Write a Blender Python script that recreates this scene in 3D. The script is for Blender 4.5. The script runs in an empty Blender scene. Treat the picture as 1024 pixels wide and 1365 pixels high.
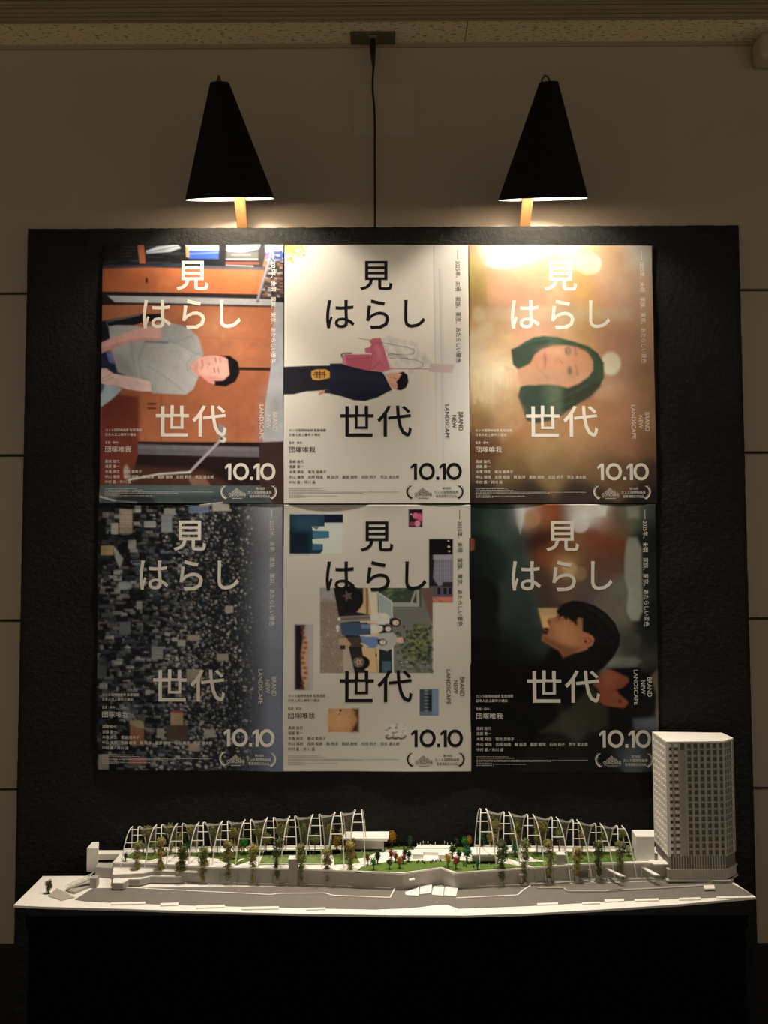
import bpy, bmesh, math, random
import numpy as np
from mathutils import Vector
S = bpy.context.scene
C = S.collection
rnd = random.Random(7)

# ------------------------------------------------------------------ camera
W_PX, H_PX, F_PX = 1024, 1365, 986.0
EYE = 1.45
SEAM = EYE + 0.1181                      # height of the seam between the two rows of posters
CAM = np.array([0.0297, -2.0433, EYE])
YAW, PITCH, ROLL = -0.0045, 0.0468, -0.0033
_cy, _sy = math.cos(YAW), math.sin(YAW)
FWD = np.array([_sy*math.cos(PITCH), _cy*math.cos(PITCH), math.sin(PITCH)])
_r = np.array([_cy, -_sy, 0.0]); _u = np.cross(_r, FWD)
RIGHT = _r*math.cos(ROLL)+_u*math.sin(ROLL)
UP = -_r*math.sin(ROLL)+_u*math.cos(ROLL)
cd = bpy.data.cameras.new('camera'); cam = bpy.data.objects.new('camera', cd); C.objects.link(cam)
cd.sensor_fit = 'VERTICAL'; cd.sensor_height = 36.0; cd.lens = 36.0*F_PX/H_PX
cd.clip_start = 0.05; cd.clip_end = 50
from mathutils import Matrix
M = Matrix(((RIGHT[0], UP[0], -FWD[0]), (RIGHT[1], UP[1], -FWD[1]), (RIGHT[2], UP[2], -FWD[2])))
cam.matrix_world = Matrix.Translation(Vector(CAM)) @ M.to_4x4()
S.camera = cam

# ------------------------------------------------------------------ world, exposure
S.view_settings.view_transform = 'Standard'; S.view_settings.look = 'None'
S.view_settings.exposure = 0.0; S.view_settings.gamma = 1.0; S.view_settings.use_curve_mapping = False
wd = bpy.data.worlds.new('dim_room_light'); S.world = wd; wd.use_nodes = True
bgn = wd.node_tree.nodes['Background']
bgn.inputs[0].default_value = (1.0, 0.84, 0.61, 1); bgn.inputs[1].default_value = 0.29
LAMP_POWER = 86.0
GLOW_POWER = 8.0
LAMP_COLOR = (1.0, 0.87, 0.70)
SPOT_ANGLE = math.radians(90); SPOT_BLEND = 1.0; SPOT_TILT = math.radians(16)


def ray(px, py):
    d = FWD + RIGHT*((px-512)/F_PX) + UP*((682.5-py)/F_PX)
    return d
def on_y(px, py, Y):                      # point of the photo's pixel on the plane y = Y
    d = ray(px, py); t = (Y-CAM[1])/d[1]; return CAM + d*t
def on_z(px, py, Z):                      # ... on the plane z = Z
    d = ray(px, py); t = (Z-CAM[2])/d[2]; return CAM + d*t

# ------------------------------------------------------------------ materials
def lin(c):
    c = np.asarray(c, float)/255.0
    return np.where(c <= 0.04045, c/12.92, ((c+0.055)/1.055)**2.4)
MATS = {}
def mat(name, col, rough=0.6, spec=0.3, metal=0.0, noise=None, bump=None, coat=0.0, sub=None, sheen=0.0):
    """principled material; noise=(scale, amount), bump=(scale, strength, distance)"""
    if name in MATS: return MATS[name]
    m = bpy.data.materials.new(name); m.use_nodes = True
    nt = m.node_tree; b = nt.nodes['Principled BSDF']
    if max(col) > 1.0: col = tuple(lin(col))
    b.inputs['Base Color'].default_value = (*col, 1)
    b.inputs['Roughness'].default_value = rough
    b.inputs['Specular IOR Level'].default_value = spec
    b.inputs['Metallic'].default_value = metal
    b.inputs['Coat Weight'].default_value = coat
    b.inputs['Sheen Weight'].default_value = sheen
    tc = nt.nodes.new('ShaderNodeTexCoord')
    if noise:
        n = nt.nodes.new('ShaderNodeTexNoise'); n.inputs['Scale'].default_value = noise[0]; n.inputs['Detail'].default_value = 4
        nt.links.new(tc.outputs['Object'], n.inputs['Vector'])
        mp = nt.nodes.new('ShaderNodeMapRange'); mp.inputs[1].default_value = .3; mp.inputs[2].default_value = .7
        mp.inputs[3].default_value = 1-noise[1]; mp.inputs[4].default_value = 1+noise[1]
        nt.links.new(n.outputs['Fac'], mp.inputs[0])
        mx = nt.nodes.new('ShaderNodeVectorMath'); mx.operation = 'SCALE'; mx.inputs[0].default_value = col
        nt.links.new(mp.outputs[0], mx.inputs['Scale']); nt.links.new(mx.outputs[0], b.inputs['Base Color'])
    if bump:
        n = nt.nodes.new('ShaderNodeTexNoise'); n.inputs['Scale'].default_value = bump[0]; n.inputs['Detail'].default_value = 6
        n.inputs['Roughness'].default_value = .6
        nt.links.new(tc.outputs['Object'], n.inputs['Vector'])
        bp = nt.nodes.new('ShaderNodeBump'); bp.inputs['Strength'].default_value = bump[1]; bp.inputs['Distance'].default_value = bump[2]
        nt.links.new(n.outputs['Fac'], bp.inputs['Height']); nt.links.new(bp.outputs[0], b.inputs['Normal'])
    MATS[name] = m
    return m
FELT = mat('black_felt', (.011, .0115, .011), .75, .18, noise=(70, .35), bump=(75, 1.0, .006))
VELVET = mat('black_cloth', (.003, .003, .003), .95, .02, bump=(200, .5, .001))
WALL = mat('tan_wall_panel', (.43, .355, .285), .42, .35, noise=(1.3, .07), bump=(160, .12, .0006))
JOINT = mat('dark_joint', (.06, .045, .03), .8, .1)
FLOORM = mat('dark_carpet', (.012, .011, .010), .95, .05, noise=(120, .4), bump=(300, .8, .003))
BASEB = mat('black_vinyl', (.012, .011, .010), .6, .3)
TRIMM = mat('bronze_trim', (.36, .28, .18), .5, .3)
SHADEM = mat('black_linen', (.008, .008, .009), .9, .15, noise=(300, .3), bump=(420, .8, .001))
LINING = mat('white_lining', (.52, .49, .44), .7, .2)
WOOD = mat('pale_pine', (.36, .19, .07), .5, .3, noise=(26, .15))
CORD = mat('brown_cord', (.10, .07, .045), .8, .2)
CABLE = mat('black_cable', (.012, .012, .012), .5, .4)
PLATE = mat('bronze_plate', (.13, .105, .07), .45, .4, metal=.2)
SOCK = mat('grey_socket', (.22, .19, .14), .5, .3)
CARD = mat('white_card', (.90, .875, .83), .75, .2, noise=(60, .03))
CARD_SHADED = mat('shaded_white_card', (.43, .405, .37), .8, .2, noise=(60, .05))  # the model's white card again, with the shade on its walls put into the colour
ROAD = mat('grey_road_card', (.20, .185, .165), .8, .2, noise=(40, .06))
GLASSY = mat('grey_window_card', (.16, .14, .12), .5, .3)
WIRE = mat('white_wire', (.9, .87, .8), .5, .3)
LAWN = mat('flocked_lawn', (.13, .22, .05), .95, .05, noise=(260, .4), bump=(500, 1, .002))
SPORT = mat('sports_turf', (.20, .28, .10), .95, .05, noise=(200, .12))
SOIL = mat('brown_twig', (.09, .06, .03), .9, .1)
def foliage_mat(name, col): return mat(name, col, .9, .1, noise=(170, .45))
OLIVE = [foliage_mat('olive_foliage', (.25, .23, .08)), foliage_mat('moss_foliage', (.19, .21, .075)), foliage_mat('deep_green_foliage', (.10, .12, .045)),
         foliage_mat('golden_olive_foliage', (.33, .28, .09))]
DKGREEN = foliage_mat('dark_green_foliage', (.03, .065, .025)); BRIGHT = foliage_mat('bright_green_foliage', (.03, .21, .04))
TEAL = foliage_mat('teal_green_foliage', (.03, .15, .07)); YELLOW = foliage_mat('yellow_foliage', (.36, .20, .025))
RED = foliage_mat('red_foliage', (.22, .035, .02)); BROWN = foliage_mat('russet_foliage', (.16, .07, .025)); PALE = foliage_mat('pale_green_foliage', (.35, .40, .22))

def net_material():
    m = bpy.data.materials.new('grey_netting'); m.use_nodes = True; nt = m.node_tree
    for n in list(nt.nodes): nt.nodes.remove(n)
    out = nt.nodes.new('ShaderNodeOutputMaterial'); tr = nt.nodes.new('ShaderNodeBsdfTransparent')
    df = nt.nodes.new('ShaderNodeBsdfDiffuse'); df.inputs[0].default_value = (.42, .40, .35, 1)
    mx = nt.nodes.new('ShaderNodeMixShader'); mx.inputs[0].default_value = .38
    nt.links.new(tr.outputs[0], mx.inputs[1]); nt.links.new(df.outputs[0], mx.inputs[2]); nt.links.new(mx.outputs[0], out.inputs[0])
    return m
NET = net_material()

def ceiling_material():
    m = mat('speckled_ceiling_tile', (.50, .40, .26), .9, .1, bump=(90, .4, .002))
    nt = m.node_tree; b = nt.nodes['Principled BSDF']
    tc = nt.nodes.new('ShaderNodeTexCoord'); mp = nt.nodes.new('ShaderNodeMapping'); mp.inputs['Scale'].default_value = (60, 190, 60)
    n = nt.nodes.new('ShaderNodeTexNoise'); n.inputs['Scale'].default_value = 1.0; n.inputs['Detail'].default_value = 2
    cr = nt.nodes.new('ShaderNodeValToRGB'); cr.color_ramp.elements[0].position = .34; cr.color_ramp.elements[0].color = (.26, .20, .12, 1)
    cr.color_ramp.elements[1].position = .42; cr.color_ramp.elements[1].color = (.80, .67, .45, 1)
    nt.links.new(tc.outputs['Object'], mp.inputs[0]); nt.links.new(mp.outputs[0], n.inputs['Vector'])
    nt.links.new(n.outputs['Fac'], cr.inputs[0]); nt.links.new(cr.outputs[0], b.inputs['Base Color'])
    return m
CEIL = ceiling_material()

def emit(name, col, strength):
    m = bpy.data.materials.new(name); m.use_nodes = True; b = m.node_tree.nodes['Principled BSDF']
    b.inputs['Base Color'].default_value = (1, .9, .7, 1); b.inputs['Emission Color'].default_value = (*col, 1)
    b.inputs['Emission Strength'].default_value = strength
    return m

# ------------------------------------------------------------------ mesh helpers
class MB:
    def __init__(s): s.v = []; s.f = []
    def add(s, vs, fs):
        n = len(s.v); s.v += [tuple(map(float, v)) for v in vs]; s.f += [tuple(i+n for i in f) for f in fs]; return s
    def box(s, x0, x1, y0, y1, z0, z1):
        return s.add([(x0,y0,z0),(x1,y0,z0),(x1,y1,z0),(x0,y1,z0),(x0,y0,z1),(x1,y0,z1),(x1,y1,z1),(x0,y1,z1)],
                     [(0,3,2,1),(4,5,6,7),(0,1,5,4),(1,2,6,5),(2,3,7,6),(3,0,4,7)])
    def prism(s, pts, z0, z1):            # pts: xy outline; z0/z1 numbers
        pts = [(p[0], p[1]) for p in pts]
        a = sum(pts[i][0]*pts[(i+1)%len(pts)][1]-pts[(i+1)%len(pts)][0]*pts[i][1] for i in range(len(pts)))
        if a < 0: pts = pts[::-1]
        n = len(pts)
        return s.add([(x,y,z0) for x,y in pts]+[(x,y,z1) for x,y in pts],
                     [tuple(range(n))[::-1], tuple(range(n, 2*n))]+[(i,(i+1)%n,n+(i+1)%n,n+i) for i in range(n)])
    def obox(s, a, b, w, h):              # bar from a to b, width w (horizontal), height h
        a = np.array(a, float); b = np.array(b, float); d = b-a; L = np.linalg.norm(d); d /= L
        u = np.cross(d, (0,0,1.0)); 
        if np.linalg.norm(u) < 1e-6: u = np.array([1.0,0,0])
        u /= np.linalg.norm(u); v = np.cross(u, d)
        vs = []
        for p in (a, b):
            for su, sv in ((-1,-1),(1,-1),(1,1),(-1,1)): vs.append(p+u*su*w/2+v*sv*h/2)
        return s.add(vs, [(0,1,2,3),(7,6,5,4),(0,4,5,1),(1,5,6,2),(2,6,7,3),(3,7,4,0)])
    def tube(s, pts, r, n=6):
        pts = [np.array(p, float) for p in pts]; k = len(pts); rs = r if hasattr(r, '__len__') else [r]*k
        vs = []; ref = None
        for i in range(k):
            t = pts[min(i+1,k-1)]-pts[max(i-1,0)]; t /= np.linalg.norm(t)
            if ref is None:
                ref = np.cross(t, (0.13,0.2,1.0)) if abs(t[2]) < .95 else np.cross(t, (1.0,0,0))
            u = ref-t*np.dot(ref,t); u /= np.linalg.norm(u); ref = u; v = np.cross(t,u)
            for j in range(n):
                a = 2*math.pi*j/n; vs.append(pts[i]+rs[i]*(u*math.cos(a)+v*math.sin(a)))
        fs = [(i*n+j, i*n+(j+1)%n, (i+1)*n+(j+1)%n, (i+1)*n+j) for i in range(k-1) for j in range(n)]
        fs += [tuple(range(n))[::-1], tuple(range((k-1)*n, k*n))]
        return s.add(vs, fs)
    def blob(s, c, r, rng, n=7, m=9, j=.18, zs=1.0):
        vs = [(c[0],c[1],c[2]-r*zs)]
        for i in range(1, n):
            th = math.pi*i/n
            for k in range(m):
                a = 2*math.pi*k/m; q = r*(1+rng.uniform(-j, j))
                vs.append((c[0]+q*math.sin(th)*math.cos(a), c[1]+q*math.sin(th)*math.sin(a), c[2]-q*zs*math.cos(th)))
        vs.append((c[0],c[1],c[2]+r*zs)); L = len(vs)-1
        fs = [(0, 1+(k+1)%m, 1+k) for k in range(m)]
        for i in range(n-2):
            for k in range(m): fs.append((1+i*m+k, 1+i*m+(k+1)%m, 1+(i+1)*m+(k+1)%m, 1+(i+1)*m+k))
        fs += [(L, 1+(n-2)*m+k, 1+(n-2)*m+(k+1)%m) for k in range(m)]
        return s.add(vs, fs)
    def leaves(s, c, rx, rz, n, size, rng):
        for _ in range(n):
            d = np.array([rng.gauss(0,1) for _ in range(3)]); d /= np.linalg.norm(d)
            q = rng.uniform(.75, 1.15); p = np.array(c)+d*np.array([rx, rx, rz])*q
            a = np.array([rng.gauss(0,1) for _ in range(3)]); a /= np.linalg.norm(a)
            b = np.cross(a, d); b /= (np.linalg.norm(b)+1e-9); z = size*rng.uniform(.6, 1.3)
            s.add([p-a*z, p-b*z*.6, p+a*z, p+b*z*.6], [(0,1,2,3)])
        return s
    def mesh(s, name, m, smooth=False):
        me = bpy.data.meshes.new(name); me.from_pydata(s.v, [], s.f); me.validate()
        if m: me.materials.append(m)
        if smooth: me.shade_smooth()
        me.update(); return me
    def build(s, name, m, parent=None, smooth=False, kind=None, label=None):
        o = bpy.data.objects.new(name, s.mesh(name, m, smooth)); C.objects.link(o)
        if parent is not None: o.parent = parent
        if kind: o['kind'] = kind
        if label: o['label'] = label
        return o
def link(name, me, parent, loc=(0,0,0), rz=0, sc=1, zsc=None):
    o = bpy.data.objects.new(name, me); C.objects.link(o); o.parent = parent; o.location = loc
    o.rotation_euler = (0,0,rz); o.scale = (sc, sc, zsc or sc); return o
def empty(name, loc=(0,0,0)):
    o = bpy.data.objects.new(name, None); C.objects.link(o); o.location = loc; o.empty_display_size = .05; return o
def tag(o, label, cat, group=None):
    o['label'] = label; o['category'] = cat
    if group: o['group'] = group
    return o
def bevel(o, w=.003, seg=2):
    b = o.modifiers.new('bevel', 'BEVEL'); b.width = w; b.segments = seg; b.limit_method = 'ANGLE'; return o

# ------------------------------------------------------------------ the setting
WALL_Y = 0.075
CEIL_Z = float(on_y(512, 59, WALL_Y)[2])
wall = MB().box(-2.6, 2.6, WALL_Y+.012, WALL_Y+.1, 0, CEIL_Z+.05).build('wall_back', JOINT, kind='structure')
jz = [float(on_y(10, y, WALL_Y)[2]) for y in (391, 619, 839, 1053)]
dz = (jz[0]-jz[3])/3
rows = [CEIL_Z] + [jz[0]-dz*k for k in range(4)] + [0.0]
for i in range(5):
    z1, z0 = rows[i], rows[i+1]
    for (x0, x1) in ((-2.6, -1.75), (-1.75, 1.75), (1.75, 2.6)):
        p = MB().box(x0+.0025, x1-.0025, WALL_Y, WALL_Y+.02, z0+.0035, z1-.0035).build('wall_panel', WALL, wall)
        bevel(p, .002, 1)
wl = MB().box(-.12, .12, WALL_Y-.004, WALL_Y, 0, 1).mesh('cover_plate', WALL)
cp0, cp1 = on_y(471, 183, WALL_Y), on_y(553, 112, WALL_Y)
cvr = MB().box(cp0[0], cp1[0], WALL_Y-.003, WALL_Y+.002, cp0[2], cp1[2]).build('cover_plate', mat('plain_cover', (.46, .385, .305), .5, .3), None)
tag(cvr, 'square tan blanking plate on the wall behind the hanging cable', 'wall plate'); bevel(cvr, .0015, 1)
base_top = float(on_y(8, 1258, WALL_Y)[2])
bb = MB().box(-2.6, 2.6, WALL_Y-.015, WALL_Y+.01, 0, base_top).build('baseboard_back', BASEB, kind='structure')
fl = MB().box(-2.6, 2.6, -3.2, WALL_Y+.1, -.1, 0).build('floor', FLOORM, kind='structure')
# ceiling: speckled tiles in a row, then slatted metal trim nearer the camera
cl = MB().box(-2.6, 2.6, -2.6, WALL_Y+.1, CEIL_Z+.02, CEIL_Z+.12).build('ceiling', JOINT, kind='structure')
tile_front = float(on_z(512, 27, CEIL_Z)[1])
jx = float(on_z(622, 40, CEIL_Z)[0])
for k in range(-3, 3):
    x0 = jx+k*1.4; 
    t = MB().box(max(x0, -2.6)+.0012, min(x0+1.4, 2.6)-.0012, tile_front, WALL_Y-.002, CEIL_Z, CEIL_Z+.02).build('ceiling_tile', CEIL, cl)
cove = MB().box(-2.6, 2.6, WALL_Y-.006, WALL_Y, CEIL_Z-.012, CEIL_Z+.0).build('trim_1', TRIMM, kind='structure')
MB().box(-2.6, 2.6, WALL_Y-.008, WALL_Y-.002, CEIL_Z-.004, CEIL_Z+.003).build('trim_2', mat('pale_trim', (.42,.34,.24), .6, .2), kind='structure')
sl = MB().box(-2.6, 2.6, tile_front-.6, tile_front, CEIL_Z+.005, CEIL_Z+.02).build('trim_3', JOINT, kind='structure')
yy = tile_front
for k in range(12):
    w = (.012, .010, .016, .013)[k % 4]
    MB().box(-2.6, 2.6, yy-w, yy-.003, CEIL_Z-.006-(k % 2)*.003, CEIL_Z+.006).build('trim_slat', TRIMM, sl); yy -= w+.003

# outlet in the ceiling, plug and cable
pa, pb = on_z(468, 57, CEIL_Z), on_z(527, 41, CEIL_Z)
outlet = empty('ceiling_outlet', (float((pa[0]+pb[0])/2), float((pa[1]+pb[1])/2), CEIL_Z))
ow, od = abs(pb[0]-pa[0]), abs(pb[1]-pa[1])
bevel(MB().box(-ow/2, ow/2, -od/2, od/2, -.006, 0).build('face_plate', PLATE, outlet), .001, 1)
MB().box(-.012, .012, -.016, .012, -.010, -.006).build('socket', SOCK, outlet)
tag(outlet, 'bronze outlet plate in the ceiling with a black cable plugged in', 'outlet')
px0 = on_z(497, 53, CEIL_Z-.011)
cable = empty('power_cable', (float(px0[0]), float(px0[1]), CEIL_Z-.011))
def cpt(px, py, Y):
    p = on_y(px, py, Y); return (p[0]-px0[0], p[1]-px0[1], p[2]-(CEIL_Z-.011))
Yc = float(px0[1])
MB().tube([(0,0,0), (0,0,-.02), cpt(497, 68, Yc), cpt(498, 86, Yc), cpt(498, 90, Yc)], [.0085,.0095,.009,.005,.003], 10).build('plug', CABLE, cable, True)
pts = [cpt(498,88,Yc), cpt(497,105,Yc), cpt(496.6,120,Yc), cpt(499,140,Yc), cpt(500,165,Yc), cpt(499.5,200,Yc), cpt(500,250,.06), cpt(500,302,.045), cpt(500,340,.04), cpt(500,700,.04)]
sm = []
for i in range(len(pts)-1):
    for t in (0, .33, .66): 
        a, b = np.array(pts[i]), np.array(pts[i+1]); sm.append(a+(b-a)*t)
sm.append(np.array(pts[-1]))
for _ in range(2): sm = [sm[0]]+[(sm[i-1]+2*sm[i]+sm[i+1])/4 for i in range(1, len(sm)-1)]+[sm[-1]]
MB().tube(sm, .0032, 8).build('cord', CABLE, cable, True)
tag(cable, 'black power cable hanging from the ceiling outlet down behind the board', 'cable')
# beige fixture in the corner of the ceiling
q = on_y(1024, 66, .04)
fx = empty('pipe_cover', (float(q[0]), .04, float(q[2])))
bevel(MB().box(-.034, .25, -.03, .034, -.040, .036).build('cover', mat('beige_plastic', (.45,.37,.25), .6, .3), fx), .015, 3)
MB().tube([(.02,0,.03),(.02,0,CEIL_Z-q[2])], .02, 12).build('pipe', TRIMM, fx, True)
tag(fx, 'beige boxed pipe cover in the upper right corner below the ceiling', 'fixture')

# ------------------------------------------------------------------ display board and plinth
BT = SEAM+.7814; XL, XR = -.9825, 1.0203; BTH = .025
def wavy_board():
    bm = bmesh.new()
    nx, nz = 160, 190
    vs = {}
    for i in range(nx+1):
        for k in range(nz+1):
            x = XL+(XR-XL)*i/nx; z = BT*k/nz
            y = .0011*math.sin(x*23+z*7)+.0009*math.sin(x*11-z*31)+rnd.uniform(-.0006, .0006)
            if k in (0, nz) or i in (0, nx): y = .001; 
            if i in (0, nx): x += rnd.uniform(-.0006, .0006)
            if k == nz: z += rnd.uniform(-.0008, .0008)
            vs[i, k] = bm.verts.new((x, y, z))
    for i in range(nx):
        for k in range(nz): bm.faces.new((vs[i,k], vs[i+1,k], vs[i+1,k+1], vs[i,k+1]))
    bl = {}
    rim = [(i,0) for i in range(nx+1)]+[(nx,k) for k in range(1,nz+1)]+[(i,nz) for i in range(nx-1,-1,-1)]+[(0,k) for k in range(nz-1,0,-1)]
    back = [bm.verts.new((vs[r].co.x, BTH, vs[r].co.z)) for r in rim]
    n = len(rim)
    for a in range(n): bm.faces.new((vs[rim[(a+1)%n]], vs[rim[a]], back[a], back[(a+1)%n]))
    bm.faces.new(back)
    me = bpy.data.meshes.new('display_board'); bm.to_mesh(me); bm.free(); me.materials.append(FELT)
    me.shade_smooth(); me.update(); return me
board = bpy.data.objects.new('display_board', wavy_board()); C.objects.link(board)
tag(board, 'tall black felt-covered display board carrying six posters', 'display board')

ZB = EYE-.85                               # top of the model's base
BASE_T = .005
plinth = empty('plinth', (0, -.15, 0))
MB().box(-.815, .862, -.135, .143, ZB-BASE_T-.03, ZB-BASE_T).build('top_board', VELVET, plinth)
MB().box(-.81, .857, -.13, .143, 0, ZB-BASE_T-.03).build('skirt', VELVET, plinth)
tag(plinth, 'black cloth-skirted plinth under the white model, in front of the board', 'plinth')

# ------------------------------------------------------------------ lamps
def lamp(name, xb, label, tilt, lean, stem_px, loop_side):
    """cone shade leaning over the board's top edge, on a pine stem that is fixed behind the board"""
    YB, ZB_ = -.135, float(on_y(xb, 266, -.135)[2])
    X0 = float(on_y(xb, 266, YB)[0])
    root = empty(name, (X0, BTH, BT))
    ax = np.array([lean, -math.sin(tilt), math.cos(tilt)]); ax /= np.linalg.norm(ax)
    u = np.cross((0,1.0,0), ax); u /= np.linalg.norm(u); v = np.cross(ax, u)
    bc = np.array([0, YB-BTH, ZB_-BT]); L = .27; r0, r1 = .1165, .0235
    N = 56
    def ring(t, r, jit=0):
        return [bc+ax*t+r*(u*math.cos(2*math.pi*j/N)+v*math.sin(2*math.pi*j/N)) for j in range(N)]
    def skin(t0, t1, ra, rb, inner):
        m = MB(); K = 8; vs = []
        for i in range(K+1):
            s = i/K; vs += ring(t0+(t1-t0)*s, ra+(rb-ra)*s)
        fs = []
        for i in range(K):
            for j in range(N):
                f = (i*N+j, i*N+(j+1)%N, (i+1)*N+(j+1)%N, (i+1)*N+j); fs.append(f[::-1] if inner else f)
        m.add(vs, fs); return m
    m = skin(0, L, r0, r1, False); n0 = len(m.v)
    m.add(ring(L, r1), [tuple(range(N))])                 # top cap
    m.build('lamp_shade', SHADEM, root, True)
    li = skin(.001, L-.004, r0-.003, r1-.002, True)
    li.add(ring(L-.004, r1-.002), [tuple(range(N))[::-1]]); li.build('lining', LINING, root, True)
    rim = MB(); n = N; rim.add(ring(0, r0)+ring(.001, r0-.003), [(j, n+j, n+(j+1)%n, (j+1)%n) for j in range(n)]); rim.build('hem', LINING, root)
    # stem
    sp0, sp1 = stem_px
    a = on_y(sp0, 262, -.045)-np.array([X0, BTH, BT]); b = on_y(sp1, 303, .040)-np.array([X0, BTH, BT])
    d = (b-a); top = a-d*.55; bot = b+d*1.2
    k = lambda p: np.array(p)
    bevel(MB().obox(top, (b+d*.25), .030, .016).build('stem', WOOD, root), .002, 2)
    bevel(MB().obox(b+d*.1+k((0,.012,0)), b+d*.1+k((0,.012,-.22)), .034, .014).build('upright', WOOD, root), .002, 2)
    MB().box(float(b[0])-.03, float(b[0])+.03, .0, .012, float(b[2])-.24, float(b[2])-.14).build('clamp', mat('dark_steel', (.05,.05,.05), .4, .5, metal=.8), root)
    # bulb (screwed to a holder inside the shade)
    bulb_c = bc+ax*.075
    MB().blob(bulb_c+ax*.045, .020, random.Random(1), 10, 14, 0).build('bulb', emit('warm_bulb', LAMP_COLOR, 25), root, True)
    MB().tube([bulb_c+ax*.06, bulb_c+ax*.11], .015, 14).build('bulb_holder', CABLE, root, True)
    # loop of cord at the top
    c0 = bc+ax*(L-.005); s = loop_side
    lp = [c0+k((s*.016,0,-.004)), c0+k((s*.017,0,.012)), c0+k((s*.010,0,.024)), c0+k((s*.002,0,.022)), c0+k((-s*.002,0,.012)), c0+k((0,0,-.004))]
    MB().tube(lp, .0028, 7).build('cord_loop', CORD, root, True)
    ld = bpy.data.lights.new('lamp_light', 'SPOT'); ld.energy = LAMP_POWER; ld.color = LAMP_COLOR
    ld.spot_size = SPOT_ANGLE; ld.spot_blend = SPOT_BLEND; ld.shadow_soft_size = .018
    lo = bpy.data.objects.new('lamp_light', ld); C.objects.link(lo); lo.parent = root; lo.location = bulb_c
    lo.rotation_euler = (-SPOT_TILT, 0, 0)              # reflector bulb aimed down at the shelf
    gd = bpy.data.lights.new('lamp_glow', 'POINT'); gd.energy = GLOW_POWER; gd.color = LAMP_COLOR; gd.shadow_soft_size = .018
    go = bpy.data.objects.new('lamp_glow', gd); C.objects.link(go); go.parent = root; go.location = bulb_c
    tag(root, label, 'lamp', 'cone lamps over the board')
    return root
lamp('clip_lamp', 307, 'black cone-shaded lamp on a pale wooden stem above the left end of the board', math.radians(23.5), -.02, (319.5, 323.5), -.35)
lamp('clip_lamp', 723.5, 'black cone-shaded lamp on a pale wooden stem above the right end of the board', math.radians(23.5), -.015, (703.5, 699), -1)

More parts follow.
